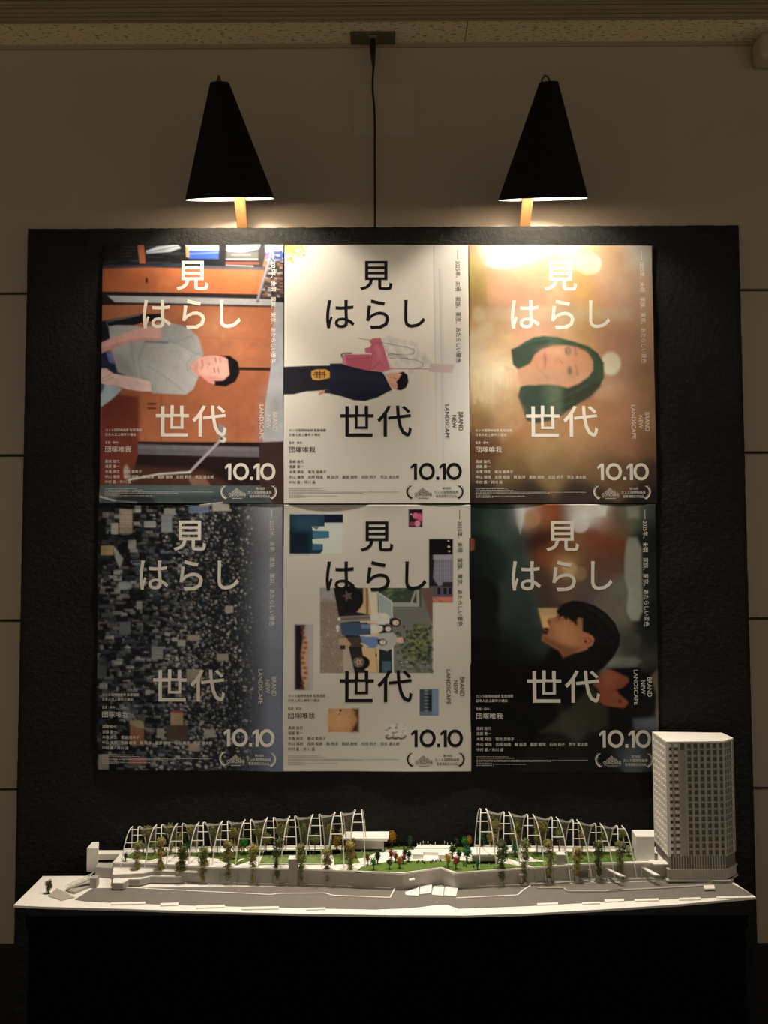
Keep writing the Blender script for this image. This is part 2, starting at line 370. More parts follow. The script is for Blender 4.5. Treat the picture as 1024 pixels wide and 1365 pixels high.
#POSTERS#
# ------------------------------------------------------------------ poster printing: colour fields on a fine grid
# white of the paper as it looks down the wall; printed colours read in the photo are divided by it, leaving the ink colour
PAPER = .73
WY = [300, 410, 450, 500, 560, 650, 690, 760, 850, 940, 1030]
WC = [tuple(k*np.array((1.0, .855, .67))) for k in (1.15, 1.05, .92, .76, .63, .48, .41, .35, .305, .275, .275)]
class Canvas:
    def __init__(s, TL, TR, BR, BL, nx, nz):
        u = (np.arange(nx))/(nx-1); v = (np.arange(nz))/(nz-1); U, V = np.meshgrid(u, v)
        TL, TR, BR, BL = map(lambda p: np.array(p, float), (TL, TR, BR, BL))
        P = (1-U)[...,None]*(1-V)[...,None]*TL+U[...,None]*(1-V)[...,None]*TR+U[...,None]*V[...,None]*BR+(1-U)[...,None]*V[...,None]*BL
        s.X, s.Y = P[...,0], P[...,1]; s.U, s.V = U, V; s.nx, s.nz = nx, nz
        w = np.stack([np.interp(s.Y, WY, [c[k] for c in WC]) for k in range(3)], -1)
        s.white = w; s.img = np.ones((nz, nx, 3))*.73*np.array((1,.985,.955)); s.t = (0, 0, 1.0)
    def T(s, ox, oy, sc): s.t = (ox, oy, sc)
    def p(s, q): return (s.t[0]+q[0]/s.t[2], s.t[1]+q[1]/s.t[2])
    gain = 1.0
    def ink(s, c):
        q = lin(c)*s.gain/s.white*PAPER; l = q.mean(-1, keepdims=True); return np.clip(l+(q-l)*.86, 0.002, .80)
    def comp(s, a, c, absolute=False):
        col = (lin(c) if absolute else s.ink(c)); a = np.clip(a, 0, 1)[..., None]; s.img = s.img*(1-a)+col*a
    def poly(s, pts, c, soft=.7, a=1.0):
        pts = [s.p(q) for q in pts]; P = np.array(pts); pad = soft*2+2
        x0, y0 = P.min(0)-pad; x1, y1 = P.max(0)+pad
        m = (s.X >= x0)&(s.X <= x1)&(s.Y >= y0)&(s.Y <= y1)
        if not m.any(): return
        X, Y = s.X[m], s.Y[m]; ins = np.zeros(X.shape, bool); d2 = np.full(X.shape, 1e9)
        for i in range(len(P)):
            ax, ay = P[i-1]; bx, by = P[i]
            if ay != by:
                c_ = ((ay > Y) != (by > Y)) & (X < (bx-ax)*(Y-ay)/(by-ay)+ax); ins ^= c_
            dx, dy = bx-ax, by-ay; L = dx*dx+dy*dy+1e-9
            t = np.clip(((X-ax)*dx+(Y-ay)*dy)/L, 0, 1); d2 = np.minimum(d2, (X-ax-t*dx)**2+(Y-ay-t*dy)**2)
        d = np.sqrt(d2)*np.where(ins, 1, -1); al = np.clip(d/(2*soft)+.5, 0, 1); al = al*al*(3-2*al)
        full = np.zeros(s.X.shape); full[m] = al*a; s.comp(full, c)
    def ell(s, q, rx, ry, c, soft=.7, a=1.0, rot=0.0):
        cx, cy = s.p(q); rx /= s.t[2]; ry /= s.t[2]; co, si = math.cos(rot), math.sin(rot)
        x = (s.X-cx)*co+(s.Y-cy)*si; y = -(s.X-cx)*si+(s.Y-cy)*co
        r = np.sqrt((x/rx)**2+(y/ry)**2); d = (1-r)*min(rx, ry); al = np.clip(d/(2*soft)+.5, 0, 1); al = al*al*(3-2*al)
        s.comp(al*a, c)
    def line(s, pts, w, c, soft=.6, a=1.0):
        pts = [s.p(q) for q in pts]; w /= s.t[2]; d2 = np.full(s.X.shape, 1e9)
        for (ax, ay), (bx, by) in zip(pts[:-1], pts[1:]):
            dx, dy = bx-ax, by-ay; L = dx*dx+dy*dy+1e-9
            t = np.clip(((s.X-ax)*dx+(s.Y-ay)*dy)/L, 0, 1); d2 = np.minimum(d2, (s.X-ax-t*dx)**2+(s.Y-ay-t*dy)**2)
        al = np.clip((w/2-np.sqrt(d2))/(2*soft)+.5, 0, 1); s.comp(al*a, c)
    def field(s, pts, sig=18.0):
        num = 0; den = 1e-6
        for x, y, c in pts:
            x, y = s.p((x, y)); w = np.exp(-((s.X-x)**2+(s.Y-y)**2)/(2*sig*sig))+1e-5/(1+((s.X-x)**2+(s.Y-y)**2)/900); num = num+w[...,None]*s.ink(c); den = den+w
        s.img = num/den[..., None] if not np.isscalar(den) else num
    def rect(s, x0, y0, x1, y1, c, soft=.5, a=1.0): s.poly([(x0,y0),(x1,y0),(x1,y1),(x0,y1)], c, soft, a)
    def grain(s, amp, seed, block=1, mask=None):
        r = np.random.RandomState(seed); g = r.normal(0, 1, (s.nz//block+1, s.nx//block+1))
        g = np.kron(g, np.ones((block, block)))[:s.nz, :s.nx]
        g = (g+np.roll(g,1,0)+np.roll(g,1,1)+np.roll(g,-1,0)+np.roll(g,-1,1))/5
        k = (1+amp*g*(1 if mask is None else mask))[..., None]; s.img = np.clip(s.img*k, .002, .88)

def texture(k, amp, seed, cells=(9, 24, 60)):
    """soft printed-photo mottling in several sizes"""
    r = np.random.RandomState(seed); tot = 0
    for q, cn in enumerate(cells):
        g = r.normal(0, 1, (int(cn*1.4)+3, cn+3)); x = k.U*cn; y = k.V*cn*1.4; xi = x.astype(int); yi = y.astype(int); fx = x-xi; fy = y-yi
        fx = fx*fx*(3-2*fx); fy = fy*fy*(3-2*fy)
        tot = tot+(g[yi, xi]*(1-fx)*(1-fy)+g[yi, xi+1]*fx*(1-fy)+g[yi+1, xi]*(1-fx)*fy+g[yi+1, xi+1]*fx*fy)/(1+.5*q)
    k.img = np.clip(k.img*(1+amp*tot)[..., None], .002, .88)
def soften(k, n=1):
    for _ in range(n):
        b = k.img; k.img = (4*b+np.roll(b,1,0)+np.roll(b,-1,0)+np.roll(b,1,1)+np.roll(b,-1,1))/8
        k.img[0], k.img[-1] = b[0], b[-1]; k.img[:, 0], k.img[:, -1] = b[:, 0], b[:, -1]
def paint_desk(k):
    k.img[:] = k.ink((36,34,34)); k.T(130, 320, 4.096)
    r = random.Random(3)
    for _ in range(26):
        x = r.uniform(20, 420); y = r.uniform(30, 135); k.rect(x, y, x+r.uniform(40, 120), y+r.uniform(3, 8), (66,66,66), .8, .6)
    k.poly([(220,28),(255,28),(264,130),(232,132)], (176,92,50), .7)
    k.poly([(268,62),(330,38),(440,26),(455,45),(400,66),(270,76)], (205,203,198), .7)
    k.line([(268,72),(445,34)], 5, (110,110,112)); k.line([(300,66),(450,48)], 3, (150,150,150))
    k.poly([(482,28),(662,28),(664,58),(490,58)], (222,226,236), .8); k.poly([(488,58),(664,58),(662,106),(500,104)], (40,84,176), .8)
    k.line([(500,78),(660,70)], 7, (110,140,205)); k.poly([(484,35),(498,35),(502,98),(486,96)], (226,160,84), .6); k.rect(610, 40, 660, 60, (190,150,200), 1.0, .7)
    k.poly([(708,26),(892,26),(880,52),(790,70),(706,62)], (232,228,220), .9); k.rect(706,66,880,100,(112,106,98),1.2,.75)
    k.line([(706,107),(876,108)], 5, (225,215,205)); k.line([(706,128),(880,130)], 8, (205,68,40)); k.line([(704,140),(850,146)], 4, (200,185,170))
    for i in range(9): k.rect(735+i*12, 80, 742+i*12, 86, (190,185,175), .5, .7)
    k.poly([(934,26),(956,26),(918,148),(904,146)], (224,118,58), .6)
    k.rect(20, 138, 470, 156, (58,58,66), 1.0); k.poly([(460,140),(915,152),(912,168),(470,156)], (86,84,92), .8)
    k.poly([(0,160),(300,154),(912,168),(884,302),(0,288)], (212,112,56), .8)
    k.poly([(0,160),(300,154),(330,200),(320,290),(0,288)], (168,84,44), 5, .6)
    k.ell((270,224), 7, 17, (70,30,18), .6); k.line([(885,172),(862,298)], 4, (190,90,45))
    k.poly([(0,284),(884,300),(965,318),(965,332),(0,306)], (44,36,36), .8)
    k.poly([(56,308),(960,328),(962,362),(96,344)], (186,178,170), .8); k.poly([(90,344),(962,362),(962,374),(100,356)], (42,36,38), .8)
    r = random.Random(5)
    for y in range(28, 312, 9):
        for x in range(900, 1024, 16):
            c = r.choice([(60,52,50),(80,66,58),(190,185,178),(120,80,58),(48,44,48),(160,110,80)]); 
            if y < 60: c = (215,212,205)
            elif y < 110: c = r.choice([(60,90,165),(70,96,160),(190,190,195)])
            k.rect(max(x, 968-(y-28)*.28), y, x+18, y+r.uniform(4,9), c, .7)
    k.line([(962,28),(874,338)], 13, (168,160,158), .7); k.line([(967,40),(880,330)], 3, (100,96,96)); k.ell((876,338), 9, 8, (120,112,108))
    # wood wall
    k.T(120, 310, 3.689)
    k.poly([(60,362),(240,360),(905,372),(890,660),(852,1036),(236,1032),(50,1000)], (182,102,60), .8)
    k.poly([(50,560),(900,700),(852,1036),(236,1032),(50,1000)], (158,82,44), 26, .7)
    k.ell((620,470), 90, 60, (200,128,84), 22, .6)
    k.poly([(905,346),(958,348),(952,1032),(852,1034),(862,860),(892,660)], (174,168,162), .8)
    k.poly([(880,800),(958,800),(952,1032),(852,1034)], (146,138,132), 20, .8)
    k.line([(380,518),(880,530)], 2.5, (160,84,48), .7, .7); k.line([(350,800),(350,1030)], 3, (120,62,36), .5); k.line([(640,380),(640,600)], 2, (170,95,56), .5, .6)
    k.poly([(735,668),(888,670),(888,686),(736,684)], (52,32,26), .6)
    k.rect(284, 843, 326, 852, (70,36,26), .7); k.rect(284, 866, 326, 874, (70,36,26), .7)
    k.poly([(48,862),(130,800),(240,810),(245,860),(240,1250),(46,1250)], (112,46,28), 4)
    k.poly([(236,1032),(852,1036),(852,1110),(840,1246),(190,1246),(236,1100)], (34,22,20), .8)
    k.poly([(236,1046),(832,1060),(832,1108),(236,1094)], (98,88,86), .8); k.poly([(240,1046),(830,1060),(830,1078),(240,1066)], (120,110,106), 2, .6)
    k.poly([(836,1036),(955,1030),(955,1332),(836,1332)], (58,36,32), .8); k.poly([(200,1150),(560,1170),(700,1246),(190,1246)], (82,44,30), 5, .7)
    k.poly([(480,1206),(560,1196),(604,1262),(520,1280)], (134,92,66), 2, .8)
    k.poly([(46,1242),(840,1246),(900,1332),(46,1332)], (74,82,78), .9); k.poly([(46,1290),(840,1290),(900,1332),(46,1332)], (48,52,50), 6, .8)
    k.line([(44,1298),(120,1318),(230,1328)], 6, (176,172,168)); k.line([(44,1270),(44,1320)], 5, (190,190,185)); k.poly([(140,1290),(200,1262),(290,1290),(330,1332),(120,1332)], (26,26,28), 3, .8)
    k.line([(645,1022),(490,1180)], 11, (178,168,160)); k.line([(490,1180),(340,1190),(190,1218)], 8, (188,180,172)); k.line([(494,1170),(650,1014)], 2, (90,80,76))
    k.poly([(636,942),(672,962),(676,1000),(650,1030),(622,1000)], (140,122,116), .8); k.ell((655,1022), 16, 14, (205,200,195)); k.ell((648,1018), 8, 7, (70,60,60)); k.ell((180,1180), 14, 34, (170,150,135), 1, .7)
    # person
    k.T(130, 420, 5.12)
    k.poly([(15,50),(290,0),(432,-4),(440,40),(300,60),(240,80),(130,80),(80,86),(90,160),(40,200),(10,190)], (27,27,31), .8)
    k.line([(62,52),(290,6)], 5, (120,128,140)); k.line([(62,52),(72,86)], 5, (105,112,126))
    k.poly([(10,262),(72,252),(110,330),(240,430),(150,430),(60,420),(10,380)], (34,36,56), .8); k.poly([(60,262),(100,262),(110,340),(80,330)], (90,112,165), 1.2, .9)
    k.poly([(75,84),(130,76),(260,78),(310,92),(440,60),(500,60),(562,76),(640,112),(690,160),(724,286),(640,335),(632,372),(694,424),(655,515),(604,551),(372,540),(362,462),(244,436),(140,396),(96,250),(84,150)], (172,165,154), .8)
    k.poly([(440,70),(560,80),(640,115),(700,190),(720,280),(640,250),(520,200),(430,180)], (160,155,146), 4, .7)
    k.poly([(100,262),(200,300),(260,430),(140,396)], (150,146,136), 4, .6)
    k.poly([(22,196),(130,152),(240,112),(310,92),(440,90),(428,182),(330,176),(230,188),(120,228),(22,268)], (226,162,146), .8)
    k.poly([(22,236),(140,196),(330,160),(428,166),(428,182),(330,176),(230,188),(120,228),(22,268)], (196,130,116), 1.5, .7)
    k.poly([(18,372),(60,372),(110,408),(240,430),(366,462),(372,530),(300,528),(210,515),(110,486),(60,486),(18,470)], (232,188,170), .8)
    k.poly([(90,410),(200,424),(366,462),(368,482),(240,452),(120,436)], (236,206,186), 2, .6); k.line([(30,440),(90,412)], 4, (170,112,90)); k.line([(40,462),(110,430)], 3, (190,130,108))
    k.poly([(18,482),(60,486),(120,488),(168,512),(100,580),(18,640)], (168,182,182), 1); k.poly([(18,470),(50,488),(30,540),(18,540)], (70,90,120), 1.5)
    for a in ([(430,184),(560,200),(650,262),(722,284)], [(485,178),(560,184),(650,150)], [(232,196),(238,300),(268,420)], [(330,180),(280,300),(300,420)], [(376,540),(366,460),(300,432)], [(340,350),(480,440),(600,535)], [(640,290),(718,262)]):
        k.line(a, 7, (128,122,114), 1.6, .55)
    k.line([(330,188),(480,196)], 12, (92,86,84), 1.2, .8); k.line([(470,430),(472,500)], 3, (140,134,124), 1, .6)
    k.line([(645,300),(610,340),(618,388),(688,438)], 6, (146,140,130), 1, .8)
    k.poly([(634,340),(700,298),(770,285),(770,440),(690,418),(640,384)], (218,150,126), .8); k.poly([(640,380),(690,412),(700,350),(680,340)], (196,126,104), 3, .6)
    k.poly([(688,310),(740,288),(820,284),(890,306),(904,420),(862,455),(800,458),(728,440),(684,392)], (226,154,130), .8)
    k.ell((850,370), 40, 62, (236,168,142), 6, .7); k.poly([(684,400),(728,440),(800,458),(862,455),(870,440),(740,420)], (196,120,96), 3, .6)
    k.poly([(816,283),(848,284),(905,285),(960,325),(974,400),(945,462),(880,497),(800,490),(795,458),(860,455),(902,415),(892,312),(866,292)], (24,21,22), .7)
    k.poly([(728,442),(760,446),(802,462),(802,482),(762,470)], (214,136,112), .7)
    k.line([(806,302),(812,330)], 8, (120,66,56), .7, .9); k.line([(838,300),(842,332)], 6, (96,60,52), .7, .8); k.line([(798,370),(802,400)], 8, (120,66,56), .7, .9); k.line([(826,370),(830,405)], 6, (96,60,52), .7, .8)
    k.line([(716,318),(722,350),(714,372)], 9, (190,92,86), .8, .9); k.line([(750,338),(770,340),(752,372)], 6, (180,104,88), .9, .8)

    soften(k, 1); texture(k, .06, 12)
def paint_bouquet(k):
    k.img[:] = k.ink((255,255,255)); k.img[:] = np.array([.74,.73,.705])
    k.T(370, 310, 3.69)
    k.poly([(768,60),(940,60),(940,1335),(790,1335),(775,700)], (196,192,182), 2, .25)
    k.line([(768,64),(786,1335)], 3, (172,172,166), .6, .8); k.line([(797,180),(818,1240)], 4, (168,172,170), .7, .8); k.line([(808,182),(826,1240)], 2, (180,182,178), .5, .6)
    r = random.Random(11)
    for _ in range(90):
        x = 380+abs(r.gauss(0,13)); y = 327+abs(r.gauss(0,11))
        if (x-380)/42+(y-327)/36 > 1: continue
        k.t = (0,0,1); k.ell((x,y), r.uniform(1.2,3), r.uniform(1,2.4), r.choice([(250,214,70),(244,190,60),(255,232,120),(214,160,60),(196,176,90),(225,222,170)]), .9, .85, r.uniform(0,3))
    k.line([(380,350),(388,344),(392,352)], 1, (150,110,60), .4, .7); k.line([(398,338),(404,345),(414,350)], .8, (170,160,120), .4, .6)
    k.T(378, 430, 4.231)
    k.poly([(0,256),(150,250),(272,248),(275,385),(200,392),(130,396),(60,412),(0,414)], (37,35,40), .8)
    k.poly([(200,400),(235,388),(250,400),(224,410),(200,419)], (206,130,86), .7)
    k.poly([(262,238),(330,236),(420,262),(500,278),(565,284),(590,330),(614,386),(570,408),(530,430),(462,449),(400,446),(330,424),(262,408),(232,405),(235,388),(262,384)], (34,33,48), .8)
    k.poly([(266,262),(420,282),(560,320),(560,350),(400,330),(270,330)], (44,43,62), 5, .6)
    k.poly([(330,400),(462,440),(570,404),(480,410)], (22,21,30), 3, .7)
    k.poly([(160,280),(190,271),(240,271),(262,284),(262,318),(240,324),(200,332),(166,328),(158,306)], (226,158,52), .8)
    for q in ([(175,290),(232,290)], [(168,302),(240,300)], [(175,314),(222,314)], [(205,278),(205,322)], [(232,282),(232,318)], [(188,284),(190,318)]): k.line(q, 6, (46,36,28), .6)
    leaf = [(560,105),(600,98),(640,108),(680,118),(720,122),(745,135),(620,130),(580,150),(640,160),(690,150),(730,170),(760,180),(790,200),(650,185),(610,190),(700,225),(640,240),(670,215),(740,220),(780,235),(800,215),(590,240),(600,262),(560,140),(600,120),(750,200),(810,230),(720,285)]
    for x, y in leaf: k.ell((x,y), r.uniform(14,26), r.uniform(12,19), (190,184,170), 1.4, .4, r.uniform(0,3))
    for q in ([(420,94),(455,100),(482,104)], [(555,118),(640,136),(700,146),(738,162),(734,182),(700,188),(590,184)], [(590,190),(640,198),(700,210),(690,200),(600,178)], [(590,205),(690,212),(750,218),(786,236),(784,258),(740,266)], [(580,160),(592,186),(582,206)]):
        k.line(q, 3, (76,68,66), .5, .9)
    k.line([(600,266),(820,268)], 4, (132,70,76), .5); k.poly([(826,238),(964,244),(950,292),(816,284)], (206,178,164), .8)
    k.poly([(331,194),(352,187),(492,184),(505,278),(470,276),(342,244)], (196,82,98), .8); k.poly([(331,194),(352,187),(356,246),(334,240)], (216,120,130), 1)
    k.poly([(482,106),(508,94),(548,92),(560,124),(580,190),(600,262),(620,264),(566,286),(496,275),(486,210),(500,180),(462,178),(460,150),(480,146),(496,132)], (206,96,110), .8)
    for q in ([(500,134),(530,120),(556,124)], [(488,200),(520,170),(560,250)], [(352,216),(490,206)], [(500,270),(540,230)], [(500,140),(496,250)]): k.line(q, 4, (168,62,80), .8, .8)
    k.poly([(520,130),(550,160),(560,230),(530,210)], (220,118,132), 3, .7)
    k.line([(330,200),(328,186),(345,180),(385,180)], 8, (72,62,74), .8); k.ell((352,182), 10, 6, (186,140,110), .8)
    k.line([(560,286),(572,300),(610,374)], 5, (226,224,222), .5); k.line([(570,280),(630,296)], 3, (210,208,204), .5)
    k.poly([(574,300),(600,291),(650,288),(664,296),(656,320),(640,352),(636,378),(612,374),(588,340)], (224,160,126), .7)
    k.poly([(588,340),(612,374),(636,378),(640,356),(610,350)], (196,122,92), 2, .6)
    k.poly([(650,290),(676,282),(700,302),(706,340),(692,374),(662,390),(636,384),(642,356),(636,340),(654,318),(664,298)], (30,24,26), .7)
    k.ell((628,372), 15, 10, (220,150,118), .8); k.line([(622,318),(636,324)], 4, (90,56,48), .5, .8); k.line([(598,312),(606,318)], 4, (180,90,80), .6, .8)

def paint_blur_portrait(k):
    k.T(615, 310, 3.689)
    F = [(40,80,(236,110,70)),(150,90,(250,240,215)),(280,70,(252,246,225)),(400,75,(238,225,190)),(60,150,(190,180,90)),(110,220,(200,150,90)),(60,260,(150,130,60)),
         (250,130,(170,178,140)),(420,110,(120,130,90)),(540,80,(236,210,165)),(700,90,(225,190,140)),(760,110,(215,150,90)),(860,90,(228,210,180)),(930,100,(200,185,160)),
         (220,240,(224,160,115)),(330,200,(226,160,110)),(330,300,(222,158,118)),(220,330,(205,150,110)),(450,290,(226,170,120)),(600,270,(228,165,90)),(640,340,(226,160,90)),
         (700,280,(226,165,120)),(700,220,(228,180,135)),(800,250,(220,172,130)),(900,260,(208,165,125)),(70,350,(160,115,55)),(60,420,(186,140,80)),(170,400,(205,160,110)),
         (350,400,(215,175,130)),(600,400,(214,170,118)),(760,400,(214,160,120)),(900,400,(200,150,110)),(200,470,(200,150,105)),(350,470,(205,145,105)),(640,500,(208,150,100)),(760,530,(205,140,100)),(880,560,(190,140,100)),
         (60,520,(210,180,130)),(60,620,(214,186,140)),(150,560,(205,165,115)),(60,720,(215,185,135)),(150,720,(222,195,145)),(60,800,(190,150,95)),(160,820,(205,170,115)),(230,850,(190,145,90)),(60,900,(140,105,60)),(150,950,(140,100,58)),
         (780,740,(190,140,100)),(870,760,(170,120,80)),(820,880,(176,120,80)),(900,900,(150,105,68)),(940,700,(160,115,76)),(700,950,(168,112,70)),(560,960,(170,118,72)),(400,980,(160,118,72)),(300,960,(168,110,66)),
         (60,1050,(100,62,38)),(140,1060,(88,52,34)),(240,1050,(140,100,56)),(400,1060,(150,116,70)),(600,1060,(148,108,66)),(800,1040,(150,100,62)),(930,1040,(120,80,50)),
         (60,1150,(84,58,36)),(250,1150,(110,82,46)),(450,1150,(122,94,56)),(650,1150,(116,84,52)),(800,1170,(100,70,46)),(930,1180,(60,42,32)),(60,1300,(44,32,28)),(300,1300,(52,40,32)),(600,1300,(50,38,32)),(930,1310,(26,22,22))]
    k.field(F, 13)
    k.ell((200,150), 74, 30, (205,235,226), 3, .85); k.poly([(140,120),(180,95),(300,110),(420,90),(410,150),(300,140),(180,120)], (110,150,130), 4, .5)
    k.ell((626,156), 62, 54, (250,236,190), 2.5, .95); k.ell((626,152), 50, 40, (252,240,205), 3, .6)
    k.poly([(120,170),(250,150),(400,215),(430,240),(430,360),(130,360)], (226,160,118), 3, .5)
    k.ell((85,410), 30, 42, (216,186,124), 3, .6); k.ell((120,480), 40, 40, (212,182,130), 3, .6); k.ell((210,540), 40, 36, (206,160,110), 3, .5)
    k.rect(575,90,655,640,(222,168,84),5,.35); k.rect(60,370,830,435,(222,196,150),6,.30)
    k.ell((735,650), 48, 56, (244,226,176), 3, .95)
    k.T(625, 430, 4.016)
    k.poly([(225,150),(262,134),(300,108),(350,84),(400,77),(470,84),(560,108),(640,135),(690,170),(722,225),(722,300),(700,350),(660,395),(600,430),(540,470),(500,500),(440,530),(360,545),(310,530),(290,480),(262,400),(275,350),(330,330),(360,340),(350,260),(262,260),(235,230)], (60,72,56), 1.8)
    k.poly([(520,105),(640,135),(716,220),(720,300),(690,315),(660,240),(600,150)], (66,88,54), 5, .8); k.poly([(500,390),(560,340),(690,320),(705,345),(640,410),(540,465),(500,490)], (60,58,38), 5, .9)
    k.ell((440,370), 50, 90, (86,104,74), 7, .5); k.rect(425, 80, 500, 500, (120,124,86), 6, .35)
    k.poly([(262,258),(330,225),(352,180),(390,150),(450,132),(520,128),(580,138),(630,160),(664,215),(664,262),(640,295),(590,330),(530,355),(470,340),(420,335),(340,340),(262,338),(250,300)], (206,140,96), 2.2)
    k.poly([(262,262),(470,268),(600,290),(540,330),(420,330),(262,336)], (196,146,106), 5, .7)
    k.ell((600,200), 46, 40, (216,144,92), 6, .7); k.ell((400,200), 36, 34, (206,130,96), 5, .6)
    k.ell((406,208), 11, 40, (178,100,76), 2.2, .7, .05); k.line([(404,176),(410,205),(407,244)], 3.5, (124,66,52), 1.1, .65)
    k.ell((530,158), 18, 24, (88,86,66), 2.2, .85); k.line([(566,134),(572,178)], 11, (96,84,64), 2.2, .75); k.ell((540,262), 15, 22, (110,92,68), 2.2, .8); k.line([(572,238),(582,284)], 10, (120,92,66), 2.2, .7)
    k.ell((468,208), 16, 20, (196,124,88), 3, .6); k.line([(490,212),(500,222)], 6, (150,86,62), 1.5, .6)
    for q in ([(300,112),(420,96),(560,118),(690,190)], [(270,140),(340,100),(440,90)], [(300,480),(400,440),(520,400),(640,340)], [(320,510),(440,480),(560,430)], [(280,400),(300,460),(340,520)], [(620,140),(700,220),(708,300)]):
        k.line(q, 7, (70,104,78), 2.4, .35); k.line([(a+6, b+9) for a, b in q], 5, (26,58,50), 2.0, .35)
    k.ell((470,160), 70, 26, (226,166,120), 7, .45); k.ell((560,236), 40, 70, (190,126,84), 9, .4); k.ell((380,236), 30, 26, (216,142,104), 5, .5)
    k.line([(516,146),(520,170)], 3, (50,46,40), .9, .8); k.line([(540,246),(541,276)], 3, (60,50,40), .9, .8); k.line([(352,200),(372,262),(420,300)], 5, (176,112,76), 3, .5)
    k.poly([(190,240),(250,250),(275,340),(240,380),(190,330)], (208,160,116), 4, .8)
    for i in range(16):
        x = 30+i*13; k.line([(x,260+8*math.sin(i)),(x+18*math.sin(i*2.1),420+16*math.cos(i*1.7))], 7, (232,208,160), 2.2, .35)
    k.poly([(150,340),(240,370),(290,470),(290,560),(180,640),(120,560)], (186,142,94), 6, .5)

    texture(k, .045, 14, (8, 18, 40))
def paint_city(k):
    r = random.Random(21); k.t = (0,0,1); X, Y, U, V = k.X, k.Y, k.U, k.V
    base = k.ink((20,22,26)); sky = np.clip((U-.80)/.16, 0, 1)[..., None]
    k.img[:] = base; H, Wd = k.nz, k.nx
    pal = [(62,64,66),(84,84,82),(48,52,58),(34,38,44),(104,102,96),(28,32,40),(70,66,60),(56,62,72),(128,124,116),(92,80,66),(40,48,62)]
    def put(u0, v0, w, h, c, wins=0):
        x0, y0 = int(u0*Wd), int(v0*H); x1, y1 = min(Wd, x0+max(1, w)), min(H, y0+max(1, h))
        if x0 >= Wd or y0 >= H: return
        col = k.ink(c)[y0:y1, x0:x1]; k.img[y0:y1, x0:x1] = col
        k.img[y0:y1, x1-1:x1] *= 1.5; k.img[max(y0, y1-1):y1, x0:x1] *= .45
        if wins:
            k.img[y0+1:y1-1:3, x0+1:x1-1] *= .5
            k.img[y0+1:y1-1, x0+2:x1-1:4] *= .7
    for _ in range(5200):                       # near buildings on the left, small ones towards the sky on the right
        u = r.random()*.84; v = r.random(); s = (1-u/.86)
        w = int(1+r.uniform(.4,1)*15*s**1.25); h = int(1+r.uniform(.4,1)*8*s**1.15)
        if r.random() < .50*(1-.6*u): c = (16,18,22)
        else: c = r.choice(pal)
        dim = .75+.5*u
        c = tuple(min(255, q*dim) for q in c); put(u, v, w, h, c, w > 6 and h > 6)
    for _ in range(1500):
        u = .42+r.random()*.42; c = r.choice(pal+[(150,140,120),(120,108,92)]); put(u, r.random(), r.choice((1,2,2,3)), r.choice((1,2,2,3)), c)
    k.T(130, 660, 4.096)
    def bl(x0,y0,x1,y1,c,n=6):
        k.rect(x0,y0,x1,y1,c,.5)
        for i in range(1, n): k.line([(x0, y0+(y1-y0)*i/n),(x1, y0+(y1-y0)*i/n)], 2.5, tuple(q*.45 for q in c), .4, .8)
    bl(120,78,190,212,(126,104,78),9); bl(78,156,112,214,(168,168,162),5); bl(22,280,88,330,(168,106,44),5); k.poly([(88,280),(140,350),(124,404),(100,350)], (110,112,122), .6)
    bl(366,74,424,104,(150,146,136),3); bl(350,108,408,204,(104,108,112),3); bl(170,250,210,296,(130,130,128),4); bl(256,146,318,176,(158,156,136),3); bl(208,46,236,90,(186,194,206),4)
    k.ell((150,500), 40, 22, (92,110,140), 1.4, .8); k.rect(700,612,742,646,(150,124,92),.5); bl(500,56,610,96,(70,92,140),3); bl(630,50,720,90,(196,150,104),4); bl(120,700,180,765,(70,72,74),8); bl(214,586,242,628,(136,140,140),3)
    k.rect(412,786,440,802,(176,184,196),.5); k.rect(500,770,560,800,(120,100,76),.5); bl(560,20,620,60,(180,150,110),2)
    k.T(130, 850, 4.096)
    k.poly([(490,178),(572,180),(570,240),(490,250)], (126,112,70), .7); bl(180,458,256,590,(116,62,28),9); k.poly([(180,458),(236,456),(256,478),(256,500),(180,476)], (176,106,44), .7)
    bl(400,410,466,482,(150,88,46),5); k.rect(376,480,494,560,(56,38,32),.6); bl(584,506,642,548,(134,104,80),1); bl(496,580,560,622,(112,88,70),1); bl(654,96,716,130,(150,112,66),1)
    k.rect(410,402,462,416,(110,26,24),.6); bl(8,640,60,724,(120,118,108),5); bl(170,656,270,690,(116,60,46),3); bl(296,56,358,122,(86,84,82),6); bl(440,20,480,50,(140,116,90),1); bl(326,500,364,548,(120,112,96),3); bl(0,160,50,215,(50,52,56),4)
    b_ = k.img; sm_ = (b_+np.roll(b_,1,0)+np.roll(b_,-1,0)+np.roll(b_,1,1)+np.roll(b_,-1,1))/5
    gray = sm_.mean(-1, keepdims=True); k.img = np.minimum(gray+(sm_-gray)*.7, .36)*1.0; texture(k, .16, 18, (5, 12, 30))
    hz = np.clip((U-.745)/.19, 0, 1)[..., None]**1.4
    skyc = k.ink((108,106,106)); skb = skyc*(1-V[..., None])+k.ink((66,70,80))*V[..., None]
    top = np.clip(1-V*6, 0, 1)[..., None]; skb = skb*(1-top*.5)+k.ink((150,146,140))*top*.5
    k.img = k.img*(1-hz*.96)+skb*hz*.96
    k.grain(.10, 4)

